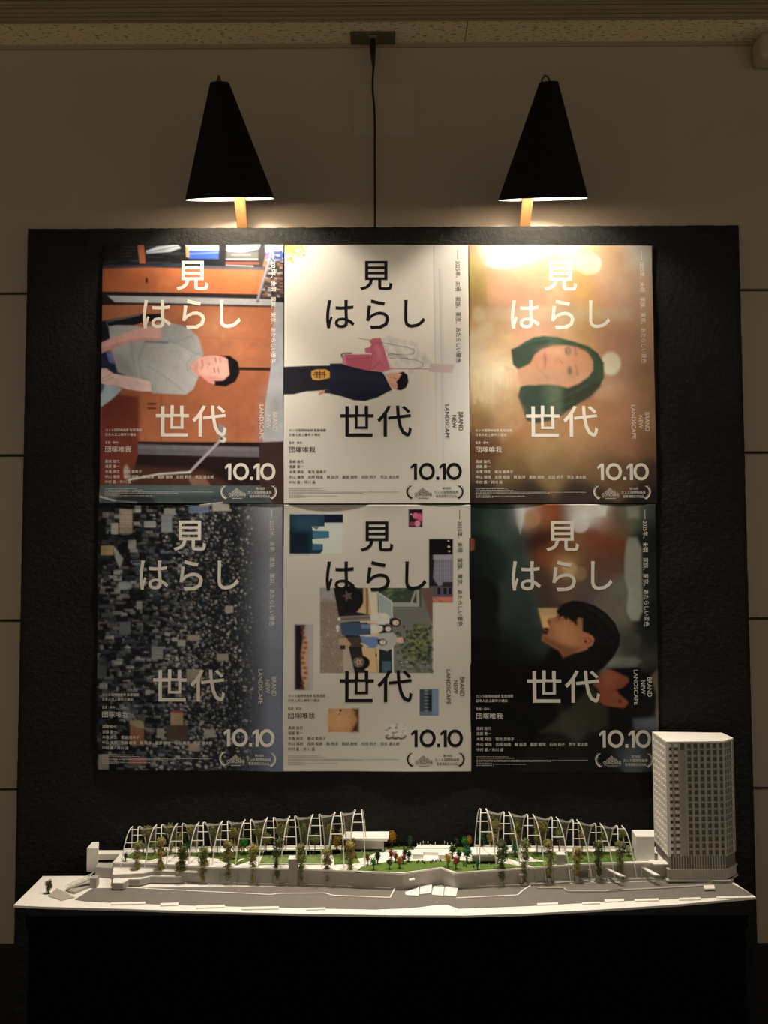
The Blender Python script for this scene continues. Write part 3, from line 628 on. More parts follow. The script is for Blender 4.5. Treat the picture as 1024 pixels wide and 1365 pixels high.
def paint_collage(k):
    k.img[:] = np.array([.73,.715,.685]); k.gain = .8; k.T(370, 660, 3.592)
    # corner pictures
    k.rect(59,93,314,284,(20,44,58)); k.poly([(60,96),(228,96),(226,150),(60,150)], (30,58,76), 3, .8); k.rect(225,93,314,132,(16,22,38)); k.rect(61,180,150,282,(12,20,28),5,.8); k.rect(90,110,190,170,(40,66,84),6,.6)
    k.poly([(226,134),(314,134),(314,284),(205,284),(218,268),(218,238),(170,236),(168,214),(206,210),(248,206),(248,176),(170,172),(166,154),(226,152)], (178,196,196), .6)
    k.poly([(168,176),(240,174),(248,190),(240,208),(172,210)], (42,96,112), .7); k.poly([(168,240),(218,240),(216,266),(168,266)], (40,84,100), .7); k.poly([(168,156),(200,152),(190,168)], (90,80,70), .7)
    k.rect(628,68,694,156,(40,18,26)); k.ell((662,100),15,15,(210,84,112),.8); k.ell((682,108),12,20,(196,70,100),.8); k.ell((670,138),14,15,(222,110,136),.8); k.ell((645,140),12,10,(150,40,66),1); k.ell((640,94),4,4,(240,230,225),.4); k.ell((640,110),9,12,(20,34,24),1)
    k.rect(725,212,840,520,(30,22,24)); k.rect(727,214,838,286,(14,12,14)); k.ell((820,250),6,5,(230,200,150),.5); k.ell((818,222),4,3,(220,180,130),.5); k.ell((822,272),5,3,(225,190,140),.5)
    k.poly([(752,290),(838,288),(838,420),(770,440),(746,400)], (120,112,122), 1.2)
    for i in range(8): k.line([(752+i*11,290),(752+i*11,430)], 2, (76,68,78), .4, .8)
    for i in range(6): k.line([(750,300+i*22),(838,298+i*22)], 2, (80,70,80), .4, .7)
    k.rect(745,290,838,312,(150,132,136),.7,.7); k.rect(730,440,838,492,(74,62,72)); 
    for x in (766,796,820): k.rect(x,448,x+13,480,(24,18,26))
    k.rect(727,492,838,518,(170,92,66)); k.line([(745,492),(790,518)],3,(120,60,48),.5); k.rect(790,420,838,445,(40,34,30),.8)
    k.rect(82,625,170,937,(130,120,120)); k.poly([(84,626),(132,626),(128,700),(118,780),(120,860),(132,936),(84,936)], (26,18,24), 2.2); k.poly([(128,640),(150,700),(140,800),(148,900),(132,936),(118,860),(116,760),(126,690)], (206,122,68), 3); k.poly([(140,626),(168,626),(168,936),(160,936),(150,850),(152,740),(140,680)], (150,134,128), 3)
    for y in range(640, 930, 24): k.ell((128+8*math.sin(y), y), 10, 8, (90,46,34), 1.6, .8)
    k.rect(680,933,771,1060,(48,52,56)); k.rect(740,934,770,1058,(92,110,128),1,.9); k.rect(704,960,738,1040,(26,30,30),1); 
    for y in range(940,1050,16): k.ell((712,y), 10, 5, (110,118,118), .8, .6)
    k.rect(682,1040,770,1058,(84,98,112),1,.7)
    k.rect(244,1026,390,1137,(158,104,58)); k.ell((290,1080), 50, 50, (176,122,74), 6, .8); k.poly([(360,1027),(389,1027),(389,1136),(350,1136),(384,1080)], (62,36,24), 3); k.ell((303,1034),6,6,(40,24,20),.6); k.ell((298,1052),5,3,(130,80,40),.5)
    r = random.Random(9)
    for _ in range(26): k.ell((r.uniform(290,384), r.uniform(1036,1130)), r.uniform(1.5,4), r.uniform(1.5,3), (214,176,126), .5, .6)
    k.rect(514,1096,618,1176,(172,166,152))
    for _ in range(70): k.ell((r.uniform(518,614), r.uniform(1098,1172)), r.uniform(2,9), r.uniform(2,6), r.choice([(96,90,78),(196,190,178),(60,54,46),(150,144,128)]), .6, .8)
    for x in range(520, 616, 8): k.ell((x, 1166+3*math.sin(x)), 6, 5, (46,40,34), .7, .8)
    # family picture
    k.T(420, 770, 6.206)
    k.rect(44,92,972,796,(92,86,72)); k.poly([(44,92),(160,92),(240,560),(320,796),(44,796)], (118,98,80), .7)
    for _ in range(420):
        x, y = r.uniform(46,300), r.uniform(94,794)
        if x > 150+(y-92)*.22: continue
        k.ell((x,y), r.uniform(3,9), r.uniform(2,5), r.choice([(142,118,98),(86,66,54),(160,140,124),(112,84,66)]), .5, .6, r.uniform(1,2))
    k.poly([(46,92),(158,92),(170,200),(46,180)], (150,144,150), 5, .5); k.poly([(232,586),(280,586),(340,796),(236,796)], (150,134,112), 1, .8)
    k.poly([(156,94),(470,94),(470,330),(530,796),(330,796),(280,586),(200,330)], (30,27,25), .8)
    k.poly([(400,94),(520,94),(540,560),(640,560),(652,796),(520,796),(420,796),(388,600),(450,330),(330,316),(400,220)], (170,136,92), .8)
    k.poly([(420,94),(440,94),(444,330),(424,330)], (112,84,56), .8); k.poly([(440,94),(530,94),(520,330),(470,330)], (186,168,132), .8)
    k.ell((290,190), 108, 116, (22,19,20), .8); k.poly([(156,94),(240,94),(240,330),(200,330)], (26,22,20), .8); k.poly([(330,290),(470,318),(200,330)], (30,26,24), .6)
    def star(cx, cy, R, c):
        k.poly([(cx+(R if i%2==0 else R*.42)*math.cos(math.pi*i/5+math.pi), cy+(R if i%2==0 else R*.42)*math.sin(math.pi*i/5+math.pi)) for i in range(10)], c, .5)
    star(272,160,50,(78,64,58))
    k.ell((385,712), 70, 58, (20,18,19), .8); k.ell((362,706), 46, 44, (84,72,64), .8); star(362,706,40,(150,116,88)); k.ell((362,706),8,8,(60,50,46),.5)
    k.poly([(286,590),(386,590),(400,660),(310,680)], (34,28,26), .8)
    k.line([(500,600),(520,796)], 6, (120,88,58)); k.rect(500,640,512,662,(30,26,24))
    k.rect(530,94,880,256,(58,70,50)); 
    for _ in range(60): k.ell((r.uniform(590,740), r.uniform(100,190)), r.uniform(6,16), r.uniform(4,9), r.choice([(84,96,50),(46,60,36),(104,112,66)]), .8, .7)
    k.rect(640,100,800,215,(30,40,30),2,.5); k.poly([(640,214),(790,214),(830,104),(860,104),(862,250),(640,250)], (134,126,108), .8); k.poly([(806,214),(840,120),(840,220)], (50,50,44), .7)
    k.poly([(870,94),(972,94),(972,380),(960,372)], (94,64,54), .8)
    k.poly([(636,262),(900,256),(968,380),(968,796),(650,796)], (92,88,78), .8)
    for _ in range(420):
        x = r.gauss(860,80); y = r.gauss(560,100)
        if not (655 < x < 968 and 385 < y < 792): continue
        k.ell((x,y), r.uniform(8,22), r.uniform(6,16), r.choice([(44,50,32),(66,72,42),(32,38,28),(88,92,54),(104,106,64)]), .8, .85)
    for _ in range(60): k.ell((r.uniform(700,960), r.uniform(700,790)), r.uniform(6,14), r.uniform(5,10), r.choice([(70,72,60),(120,118,104),(40,48,36)]), .8, .6)
    k.ell((712,712),6,6,(210,200,190),.4); k.ell((760,706),6,6,(200,190,180),.4)
    k.poly([(524,140),(540,140),(632,206),(640,330),(524,330)], (146,146,134), .8); k.poly([(532,160),(545,145),(628,210),(634,330),(540,320)], (128,134,126), 1)
    k.line([(520,140),(526,300)], 6, (24,24,24)); k.line([(540,142),(636,208),(640,340)], 7, (190,184,164), .6)
    k.rect(530,600,640,796,(26,34,34)); k.rect(560,700,630,790,(50,76,80),1); k.line([(642,560),(646,796)], 12, (182,178,160), .6)
    # four people lying sideways, heads to the right
    k.poly([(200,330),(460,318),(460,368),(300,374),(210,384)], (112,100,86), .7); k.poly([(214,345),(456,330),(456,345),(214,362)], (86,76,66), 1)
    k.poly([(456,322),(520,300),(590,304),(632,340),(622,386),(560,398),(470,380)], (192,178,156), .8); k.line([(380,374),(520,372)], 12, (188,150,122), .6)
    k.poly([(618,346),(668,340),(706,362),(712,392),(690,414),(640,414),(614,396)], (30,22,20), .7); k.ell((668,382), 27, 21, (196,146,122), .7)
    k.poly([(212,388),(330,384),(460,390),(462,480),(330,490),(222,480)], (44,62,80), .7); k.poly([(380,396),(458,396),(458,430),(390,430)], (84,100,118), 1.2)
    k.poly([(460,400),(520,398),(560,410),(560,460),(520,470),(464,474)], (196,190,186), .7); k.poly([(505,404),(600,398),(640,418),(640,456),(610,464),(520,470),(570,440),(560,412)], (28,22,22), .7); k.ell((606,434), 24, 20, (206,156,130), .7)
    k.poly([(200,505),(400,500),(400,580),(300,584),(200,572)], (58,46,38), .7); k.poly([(196,510),(260,506),(300,560),(280,584),(196,570)], (150,114,84), 1); k.rect(210,568,252,600,(40,26,22),.6)
    k.poly([(540,472),(640,462),(676,492),(672,560),(600,616),(540,600),(500,520)], (138,136,124), .8); k.poly([(672,510),(700,502),(736,504),(742,530),(728,550),(690,552),(672,540)], (180,134,108), .7); k.poly([(726,502),(742,506),(744,532),(734,548)], (60,48,42), .6)
    k.poly([(380,500),(480,496),(520,500),(540,540),(500,592),(440,590),(390,545)], (74,98,128), .8); k.line([(376,490),(500,488)], 10, (196,150,122), .6); k.line([(384,552),(440,580)], 10, (196,150,122), .6)
    k.poly([(516,520),(568,514),(596,536),(592,560),(560,574),(524,560)], (26,20,20), .7); k.ell((562,544), 25, 20, (206,150,124), .7)
    for (x,y) in ((668,382),(606,434),(562,544),(710,528)):
        k.ell((x+6,y-7),2.5,3,(50,34,30),.4,.9); k.ell((x+6,y+7),2.5,3,(50,34,30),.4,.9); k.line([(x-10,y-6),(x-10,y+6)],3,(210,190,180),.4,.9)
    k.line([(520,300),(545,330),(530,360)], 8, (186,140,114), .6); k.ell((200,352),12,14,(214,208,200),.6); k.ell((188,420),14,20,(196,188,178),.7); k.ell((190,446),10,10,(190,180,170),.6)

def paint_embrace(k):
    k.gain = .70
    k.T(615, 660, 3.593)
    F = [(60,80,(34,46,36)),(180,80,(60,84,62)),(220,120,(56,70,54)),(60,300,(14,18,16)),(180,300,(28,38,32)),(60,500,(10,11,11)),(250,200,(60,80,62)),(270,300,(60,76,62)),(300,400,(54,66,56)),(310,500,(52,62,54)),(330,600,(44,54,48)),(340,680,(40,48,42)),
         (300,90,(200,188,178)),(345,120,(140,84,44)),(400,80,(150,76,30)),(460,90,(130,64,26)),(380,200,(60,28,18)),(320,240,(46,24,18)),(400,300,(120,60,26)),(480,240,(110,56,28)),(560,70,(238,236,220)),(650,75,(236,232,214)),(700,130,(140,90,60)),(560,240,(120,78,44)),(640,220,(112,50,28)),(700,240,(106,54,32)),(740,120,(84,70,46)),
         (500,340,(160,116,64)),(600,330,(96,64,42)),(700,340,(92,58,42)),(380,400,(70,44,32)),(480,430,(92,66,48)),(620,450,(80,64,54)),(700,500,(92,80,66)),(740,600,(94,84,68)),(400,480,(62,46,38)),(780,90,(96,84,58)),(820,80,(110,110,86)),(880,100,(44,56,48)),(920,200,(24,30,28)),(900,400,(28,34,30)),(900,600,(22,26,24)),(780,450,(96,88,74)),(760,700,(70,66,54)),(820,720,(50,50,42)),(720,800,(90,88,72)),(800,810,(70,70,58)),(900,780,(50,48,38)),(900,700,(22,22,20)),
         (60,700,(8,8,8)),(300,720,(12,13,12)),(100,900,(7,7,7)),(300,900,(8,8,8)),(500,800,(10,9,9)),(600,900,(12,10,9)),(800,880,(12,12,11)),(900,880,(14,14,14)),(60,1100,(9,9,9)),(300,1050,(10,10,9)),(200,1200,(14,13,11)),(60,1300,(12,12,12)),(400,1300,(22,20,17)),(700,1300,(20,19,18)),(820,1250,(60,66,66)),(900,1250,(40,38,34)),(780,1150,(22,20,18))]
    k.field(F, 11)
    k.poly([(255,48),(305,48),(300,110),(282,190),(262,130)], (200,192,186), 2, .85); k.ell((340,112), 38, 42, (176,116,66), 2.5, .7)
    k.poly([(528,48),(700,48),(690,100),(610,110),(560,108)], (240,236,214), 3, .95); k.ell((568,140), 42, 42, (206,196,182), 2, .75); k.ell((520,360), 36, 38, (182,148,92), 2, .7); k.ell((570,380), 30, 34, (142,110,72), 2, .6); k.ell((480,380),26,26,(150,110,66),2,.5)
    k.poly([(790,48),(850,48),(848,110),(800,110)], (140,134,108), 4, .8)
    k.poly([(790,230),(800,205),(840,205),(862,260),(866,560),(848,605),(812,606),(790,560),(800,470),(782,400),(782,300)], (134,130,110), 2.5, .95)
    k.ell((822,705), 38, 40, (62,60,48), 2, .8); k.poly([(700,780),(830,782),(860,800),(830,826),(700,822)], (110,110,92), 4, .8)
    k.poly([(36,48),(250,48),(300,240),(360,500),(380,640),(386,720),(300,724),(180,700),(36,680)], (22,28,24), 5, .35)
    k.line([(255,60),(290,230),(345,480),(366,620)], 20, (62,72,58), 5, .45); k.poly([(40,205),(62,215),(62,265),(42,272)], (120,66,36), 1.4, .9)
    k.T(690, 780, 5.39)
    k.poly([(150,175),(290,175),(360,250),(190,330),(178,300)], (196,146,82), 1.6); k.poly([(150,175),(290,178),(300,230),(160,230)], (150,116,76), 4, .5)
    k.poly([(280,200),(330,140),(400,118),(470,125),(560,155),(640,210),(700,280),(736,370),(730,440),(690,520),(620,600),(560,640),(420,700),(330,520),(460,400),(470,240),(420,280),(340,250)], (16,14,15), .9)
    k.poly([(214,258),(225,244),(262,240),(300,222),(350,236),(400,275),(455,230),(466,340),(520,360),(500,470),(400,500),(330,530),(300,480),(172,404),(180,360),(196,330),(222,315),(236,290),(214,282)], (146,88,48), .9)
    k.poly([(262,290),(360,260),(410,300),(440,420),(380,460),(270,380)], (168,108,64), 7, .7); k.poly([(172,404),(300,480),(330,530),(400,500),(440,460),(300,430),(190,370)], (98,50,28), 4, .7)
    for q in ([(290,190),(310,225)], [(320,180),(350,245)], [(360,200),(395,260)], [(400,200),(420,285)], [(440,200),(458,235)]): k.line(q, 22, (20,17,17), 1.5)
    for i in range(14):
        x = 300+i*12; k.line([(x, 150+4*math.sin(i*2)), (x-14+9*math.sin(i*3.1), 236+18*math.sin(i*1.7))], 9, (18,15,16), 1.6, .75)
    for q in ([(460,140),(600,230),(690,340)], [(440,190),(560,260),(640,380)], [(520,170),(650,260),(715,380)], [(560,420),(640,430),(700,400)]): k.line(q, 6, (34,30,30), 3, .5)
    k.poly([(184,318),(212,310),(226,330),(214,362),(190,362),(176,345)], (44,18,18), 1); k.line([(186,330),(215,340)], 7, (130,64,52), .8, .8)
    k.line([(262,268),(300,262)], 5, (90,52,32), 1, .7); k.poly([(216,258),(240,262),(238,300),(222,300)], (110,58,32), 1.2, .8)
    k.poly([(455,380),(500,364),(535,370),(550,400),(535,440),(490,460),(450,430)], (158,88,48), .9); k.line([(470,390),(510,385),(528,410),(500,436)], 6, (92,44,24), .9); k.ell((488,412),10,12,(60,26,16),.9)
    k.poly([(330,525),(420,490),(470,560),(330,620)], (14,12,12), 2, .8)
    k.poly([(560,690),(600,640),(690,615),(740,650),(800,670),(800,700),(760,740),(700,760),(790,820),(795,860),(770,892),(720,885),(690,880),(620,870),(580,840),(590,770),(540,720)], (122,58,36), 1.6)
    k.poly([(600,640),(690,616),(740,652),(700,740),(610,750)], (140,72,42), 5, .6); k.ell((748,848), 36, 28, (134,62,38), 1.4); k.ell((735,842),16,14,(84,36,22),1.4)
    k.poly([(640,604),(860,600),(960,660),(998,760),(990,900),(940,960),(830,960),(800,1060),(660,1060),(650,880),(760,892),(800,850),(720,780),(800,700),(790,665),(730,640)], (13,13,14), 2)
    k.poly([(400,860),(480,780),(540,740),(600,860),(650,900),(650,1010),(560,1060),(160,1060),(260,990)], (48,44,32), 5, .85)
    k.poly([(960,660),(1010,610),(1020,1060),(990,1060),(998,800)], (104,82,58), 3, .8); k.poly([(830,970),(990,960),(1010,1060),(840,1040)], (76,80,84), 4, .8)

    texture(k, .07, 16, (7, 16, 34)); soften(k, 1)

# ------------------------------------------------------------------ lettering
_tcache = {}
def glyphs(txt, off=0.0, spacing=1.0):
    key = (txt, off, spacing)
    if key in _tcache: return _tcache[key]
    c = bpy.data.curves.new('text', 'FONT'); c.body = txt; c.offset = off; c.resolution_u = 3; c.space_character = spacing
    o = bpy.data.objects.new('text', c); C.objects.link(o); bpy.context.view_layer.update()
    me = bpy.data.meshes.new_from_object(o.evaluated_get(bpy.context.evaluated_depsgraph_get()))
    v = np.zeros(len(me.vertices)*3); me.vertices.foreach_get('co', v); v = v.reshape(-1,3)[:, :2].copy()
    f = [tuple(p.vertices) for p in me.polygons]
    bpy.data.objects.remove(o); bpy.data.curves.remove(c); bpy.data.meshes.remove(me)
    _tcache[key] = (v, f); return v, f
class Letters:
    """collects flat lettering in poster coordinates (u right, v down, both 0..1)"""
    def __init__(s): s.v = []; s.f = []
    def put(s, v, f): n = len(s.v); s.v += [tuple(q) for q in v]; s.f += [tuple(i+n for i in t) for t in f]
    def fit(s, txt, u0, v0, u1, v1, off=0.0, rot=False, spacing=1.0):
        v, f = glyphs(txt, off, spacing); v = v.copy()
        if rot: v = np.stack([v[:,1], -v[:,0]], -1)      # quarter turn clockwise
        lo, hi = v.min(0), v.max(0); q = (v-lo)/(hi-lo)
        s.put(np.stack([u0+q[:,0]*(u1-u0), v1-q[:,1]*(v1-v0)], -1), f)
    def row(s, txt, u0, u1, vc, h, off=0.0):
        s.fit(txt, u0, vc-h/2, u1, vc+h/2, off)
    def rect(s, u0, v0, u1, v1): s.put([(u0,v0),(u1,v0),(u1,v1),(u0,v1)], [(0,3,2,1)])
    def strip(s, pts, w):
        for (a, b), (wa, wb) in zip(zip(pts[:-1], pts[1:]), zip(w[:-1], w[1:])):
            a = np.array(a); b = np.array(b); d = (b-a)*np.array([1, 1.414]); d /= np.linalg.norm(d); n = np.array([-d[1], d[0]/1.414])
            s.put([a-n*wa/2, b-n*wb/2, b+n*wb/2, a+n*wa/2], [(0,1,2,3)])
def title():
    out = []
    for ch, b in (('見',(.410,.063,.587,.178)),('は',(.226,.215,.382,.326)),('ら',(.443,.213,.570,.329)),('し',(.650,.215,.765,.324)),('世',(.303,.624,.484,.744)),('代',(.503,.624,.690,.744))):
        L = Letters(); L.fit(ch, *b, off=.009); out.append(('title_character', L))
    return out
def ring(L, u0, v0, u1, v1, t):
    cu, cv, ru, rv = (u0+u1)/2, (v0+v1)/2, (u1-u0)/2, (v1-v0)/2; n = 36; vs = []
    for k in range(n):
        a = 2*math.pi*k/n; vs.append((cu+ru*math.cos(a), cv+rv*math.sin(a)))
    for k in range(n):
        a = 2*math.pi*k/n; vs.append((cu+(ru-t)*math.cos(a), cv+(rv-t*.707)*math.sin(a)))
    L.put(vs, [(k, n+k, n+(k+1)%n, (k+1)%n) for k in range(n)])
def one(L, u0, u1, v0, v1, t):
    L.put([(u1-t,v0),(u1,v0),(u1,v1),(u1-t,v1)], [(0,3,2,1)]); h = (v1-v0)
    L.put([(u1-t,v0),(u1-t,v0+h*.20),(u0+.004,v0+h*.34),(u0,v0+h*.20)], [(0,1,2,3)][::1])
def date():
    out = []
    for w, a in (('one',(.681,.717,.847,.910)),('ring',(.727,.845,.813,.911)),('dot',(.820,.8975,.836,.910)),('one',(.836,.872,.847,.910)),('ring',(.874,.845,.957,.911))):
        L = Letters()
        if w == 'one': one(L, *a, .0165)
        elif w == 'ring': ring(L, *a, .0165)
        else: L.rect(*a)
        out.append(('date_character', L))
    return out
def tagline():
    L = Letters(); L.fit('2025年、未明　家族、東京、あたらしい景色', .929,.062,.958,.460, .002, rot=True); D = Letters(); D.rect(.941,.020,.9435,.056)
    return [('tagline_lettering', L), ('tagline_dash', D)]
def english():
    out = []
    for w, b in (('BRAND',(.942,.650,.966,.722)), ('NEW',(.908,.662,.930,.712)), ('LANDSCAPE',(.870,.622,.892,.752))):
        L = Letters(); L.fit(w, *b, .0, rot=True); out.append(('english_word', L))
    return out
def credits():
    h = .0125; out = []
    for nm, txt, u1, v, hh in (('festival_line','カンヌ国際映画祭 監督週間',.226,.7195,.011),('festival_line','日本人史上最年少選出',.196,.7365,.011),('director_line','監督・脚本：',.104,.7670,.010),
        ('director_line','団塚唯我',.171,.7935,.0225),('cast_line','黒崎 煌代',.108,.8395,h),('cast_line','遠藤 憲一',.108,.8585,h),('cast_line','木竜 麻生　菊池 亜希子',.230,.8785,h),
        ('cast_line','中山 慎悟　吉岡 睦雄　蘇 鈺淳　服部 樹咲　石田 莉子　荒生 凛太郎',.620,.8985,h),('cast_line','中村 蒼／井川 遥',.172,.9180,h)):
        L = Letters(); L.row(txt, .030, u1, v, hh, .003); out.append((nm, L))
    return out
def small_print():
    L = Letters(); r = random.Random(2)
    for v, u1 in ((.9430,.20),(.9485,.23),(.9555,.62),(.9600,.43),(.9665,.11),(.9705,.29),(.9755,.12)):
        u = .030
        while u < u1:
            w = r.uniform(.003,.008); L.rect(u, v, min(u+w, u1), v+.0015); u += w+r.choice((.002,.002,.005))
    return L
def laurel():
    out = []
    for sgn, cx in ((-1,.715),(1,.910)):            # two branches
        L = Letters(); pts = []; w = []
        for i in range(9):
            a = math.radians(-58+116*i/8); pts.append((cx+sgn*(.052*math.cos(a)), .9565+.0285*math.sin(a)*1.0)); w.append(.004+.005*i/8)
        L.strip(pts, w)
        for i in range(1, 9):
            u, v = pts[i]; L.strip([(u, v), (u-sgn*.010, v-.006)], [.005,.001]); L.strip([(u, v), (u+sgn*.006, v-.007)], [.005,.001])
        out.append(('laurel_branch', L))
    hts = [.30,.42,.40,.55,.62,.74,.80,.92,1.0,.92,.80,.74,.62,.70,.50,.42,.46,.36]
    base = .973; L = Letters()
    for i, hh in enumerate(hts):                    # skyline of bars over the emblem's name
        u = .704+i*.0052; L.rect(u, base-.034*hh, u+.0020, base-.012)
    L.fit('QUINZAINE', .703,.9610,.797,.9735,.006)
    L.rect(.704,.9755,.796,.9762); L.rect(.722,.9795,.778,.9812); out.append(('festival_emblem', L))
    for t, b in (('第78回', (.852,.938,.898,.947)), ('カンヌ国際映画祭', (.808,.951,.938,.963)), ('監督週間正式出品', (.818,.967,.928,.977))):
        L = Letters(); L.fit(t, *b, .003); out.append(('emblem_line', L))
    return out
LETTERS = title()+date()+tagline()+english()+credits()+[('small_print', small_print())]+laurel()
_tcache.clear()

def paper_material(name, rough):
    m = bpy.data.materials.new(name); m.use_nodes = True; nt = m.node_tree; b = nt.nodes['Principled BSDF']
    vc = nt.nodes.new('ShaderNodeVertexColor'); vc.layer_name = 'print'
    nt.links.new(vc.outputs['Color'], b.inputs['Base Color']); b.inputs['Roughness'].default_value = rough
    b.inputs['Specular IOR Level'].default_value = .09
    return m
PAPERM = paper_material('glossy_poster_paper', .26)
BACKM = mat('paper_back', (.7,.69,.66), .7)
INKB = mat('black_ink', (.010,.009,.012), .36, .15)
INKW = mat('cream_ink', (.82,.80,.75), .36, .15)

POSTERS = [
 ((137,327),(378.5,327),(378,671.5),(132.5,671), paint_desk, True, 'poster of a man in a grey shirt lying sideways against brown wood', 1),
 ((380,327),(624,327),(626.5,671),(378,671.5), paint_bouquet, False, 'pale poster of a sideways boy carrying a pink wrapped bouquet', 1),
 ((625,327),(869,328),(876,671.5),(627,671.5), paint_blur_portrait, True, 'amber blurred poster of a dark-haired woman with her face sideways', 1),
 ((131,672),(377,672),(377,1028),(129,1026), paint_city, True, 'dark poster of a dense city seen from above, turned sideways', 0),
 ((379,673),(627,673),(628,1028),(376.5,1028), paint_collage, False, 'pale poster collaged with small photographs around a sideways family picture', 0),
 ((625,672.5),(873.5,672.5),(879,1029),(628,1029), paint_embrace, True, 'dark poster of two black-haired figures, partly behind the white tower', 0),
]
def make_poster(i, spec):
    TL, TR, BR, BL, paint, white, label, upper = spec
    yb = -.0045-(.0015 if upper else 0)
    c = [on_y(p[0], p[1], yb) for p in (TL, TR, BR, BL)]
    cx = sum(q[0] for q in c)/4; cz = sum(q[2] for q in c)/4
    root = empty('poster', (cx, 0, cz)); tag(root, label, 'poster', 'film posters on the board')
    loc = [np.array([q[0]-cx, q[2]-cz]) for q in c]
    nx, nz = 246, 348
    rr = random.Random(100+i); ph = [rr.uniform(0, 6.28) for _ in range(6)]
    def surf(U, V):
        x = (1-U)*(1-V)*loc[0][0]+U*(1-V)*loc[1][0]+U*V*loc[2][0]+(1-U)*V*loc[3][0]
        z = (1-U)*(1-V)*loc[0][1]+U*(1-V)*loc[1][1]+U*V*loc[2][1]+(1-U)*V*loc[3][1]
        amp = .0011
        w = amp*(np.sin(7.3*U+ph[0])*np.sin(5.1*V+ph[1])+.6*np.sin(13*V+ph[2]+3*U))
        edge = np.exp(-(1-V)*26)*(.0005+.0005*np.sin(U*9+ph[3]))+np.exp(-V*30)*.0012*(1+np.sin(U*11+ph[4]))
        if i == 3:                       # this one bulges and its top edge waves
            w = w*2.2+.004*np.exp(-((U-.86)/.06)**2)*np.exp(-((V-.36)/.25)**2)+.003*np.exp(-((U-.07)/.04)**2)*np.exp(-((V-.38)/.2)**2)
            z = z+np.exp(-V*40)*(.0035*np.sin(U*8+1.9)+.002*np.sin(U*21))
        return x, yb-.0016-w-edge, z
    k = Canvas(TL, TR, BR, BL, nx, nz); paint(k)
    X, Yw, Z = surf(k.U, k.V)
    co = np.stack([X, Yw, Z], -1).reshape(-1, 3)
    a = (np.arange(nz-1)[:, None]*nx+np.arange(nx-1)[None, :]).ravel()
    quads = np.stack([a, a+nx, a+nx+1, a+1], -1)
    me = bpy.data.meshes.new('paper_sheet')
    me.vertices.add(len(co)); me.vertices.foreach_set('co', co.ravel())
    me.loops.add(quads.size); me.loops.foreach_set('vertex_index', quads.ravel().astype(np.int32))
    me.polygons.add(len(quads)); me.polygons.foreach_set('loop_start', (np.arange(len(quads))*4).astype(np.int32))
    at = me.color_attributes.new('print', 'FLOAT_COLOR', 'POINT')
    at.data.foreach_set('color', np.concatenate([k.img.reshape(-1, 3), np.ones((nx*nz, 1))], 1).astype(np.float32).ravel())
    me.materials.append(PAPERM); me.update(calc_edges=True); me.validate(); me.shade_smooth()
    o = bpy.data.objects.new('paper_sheet', me); C.objects.link(o); o.parent = root
    sd = o.modifiers.new('thickness', 'SOLIDIFY'); sd.thickness = .0003; sd.offset = -1
    for nm, L in LETTERS:
        v = np.array(L.v); x, y, z = surf(v[:, 0], v[:, 1])
        m = bpy.data.meshes.new(nm); m.from_pydata([tuple(q) for q in np.stack([x, y-.00035, z], -1)], [], L.f)
        m.materials.append(INKW if white else INKB); m.update()
        q = bpy.data.objects.new(nm, m); C.objects.link(q); q.parent = root
        if nm in ('small_print', 'festival_emblem', 'laurel_branch'): q['kind'] = 'stuff'
for i, sp in enumerate(POSTERS): make_poster(i, sp)

# ------------------------------------------------------------------ the architectural model (one thing, every piece a part)
model = empty('architectural_model', (0, 0, 0))
tag(model, 'long white architectural model with arches, trees and tower on the black plinth', 'model')
def gz(px, py, h=0.0):                        # point on the horizontal level h above the base
    p = on_z(px, py, ZB+h); return (float(p[0]), min(float(p[1]), -.010))
def g3(px, py, h=0.0): p = on_z(px, py, ZB+h); return (float(p[0]), min(float(p[1]), -.012), float(p[2]))
def plate(name, pts, m, h0, h1, hp=None, parent=None, bev=0):
    """plate traced on level hp (its visible top by default)"""
    hp = h1 if hp is None else hp
    o = MB().prism([gz(x, y, hp) for x, y in pts], ZB+h0, ZB+h1).build(name, m, parent or model)
    if bev: bevel(o, bev, 1)
    return o
# base sheet: bent front edge, white
front = [(18,1207),(64,1209),(160,1211.5),(250,1214.5),(400,1218),(520,1220),(620,1220.5),(700,1218),(800,1212.5),(900,1206),(1008,1196)]
base = plate('base_board', [(57,1168)]+front+[(984,1180),(972,1172),(958,1164)], CARD, -BASE_T, 0)
# grey road running along the front
road = plate('road', [(124,1184),(100,1199),(112,1201),(160,1203.5),(250,1206.5),(400,1210),(500,1212),(549,1210),(584,1205.5),(597,1205.5),(611,1211),(700,1207.5),(820,1201),(900,1198),(985,1195),(1003,1192.5),(984,1182),(976,1178),(900,1174),(700,1180),(520,1181),(300,1182)], ROAD, 0, .0012)
# pavement slabs with jagged edge along the front strip
pv = [(148,1202,194,1204.5),(214,1203,238,1206),(262,1206,300,1209),(322,1208,372,1211),(408,1209.5,434,1211.5),(716,1203,744,1205),(776,1202,800,1204),(806,1198,832,1201),(846,1197.5,878,1200),(905,1196,934,1198.5),(955,1194,1000,1196.5)]
for a, b, c_, d in pv: plate('pavement_slab', [(a,b+1),(c_,b),(c_,d),(a,d+1)], CARD, .0008, .003)
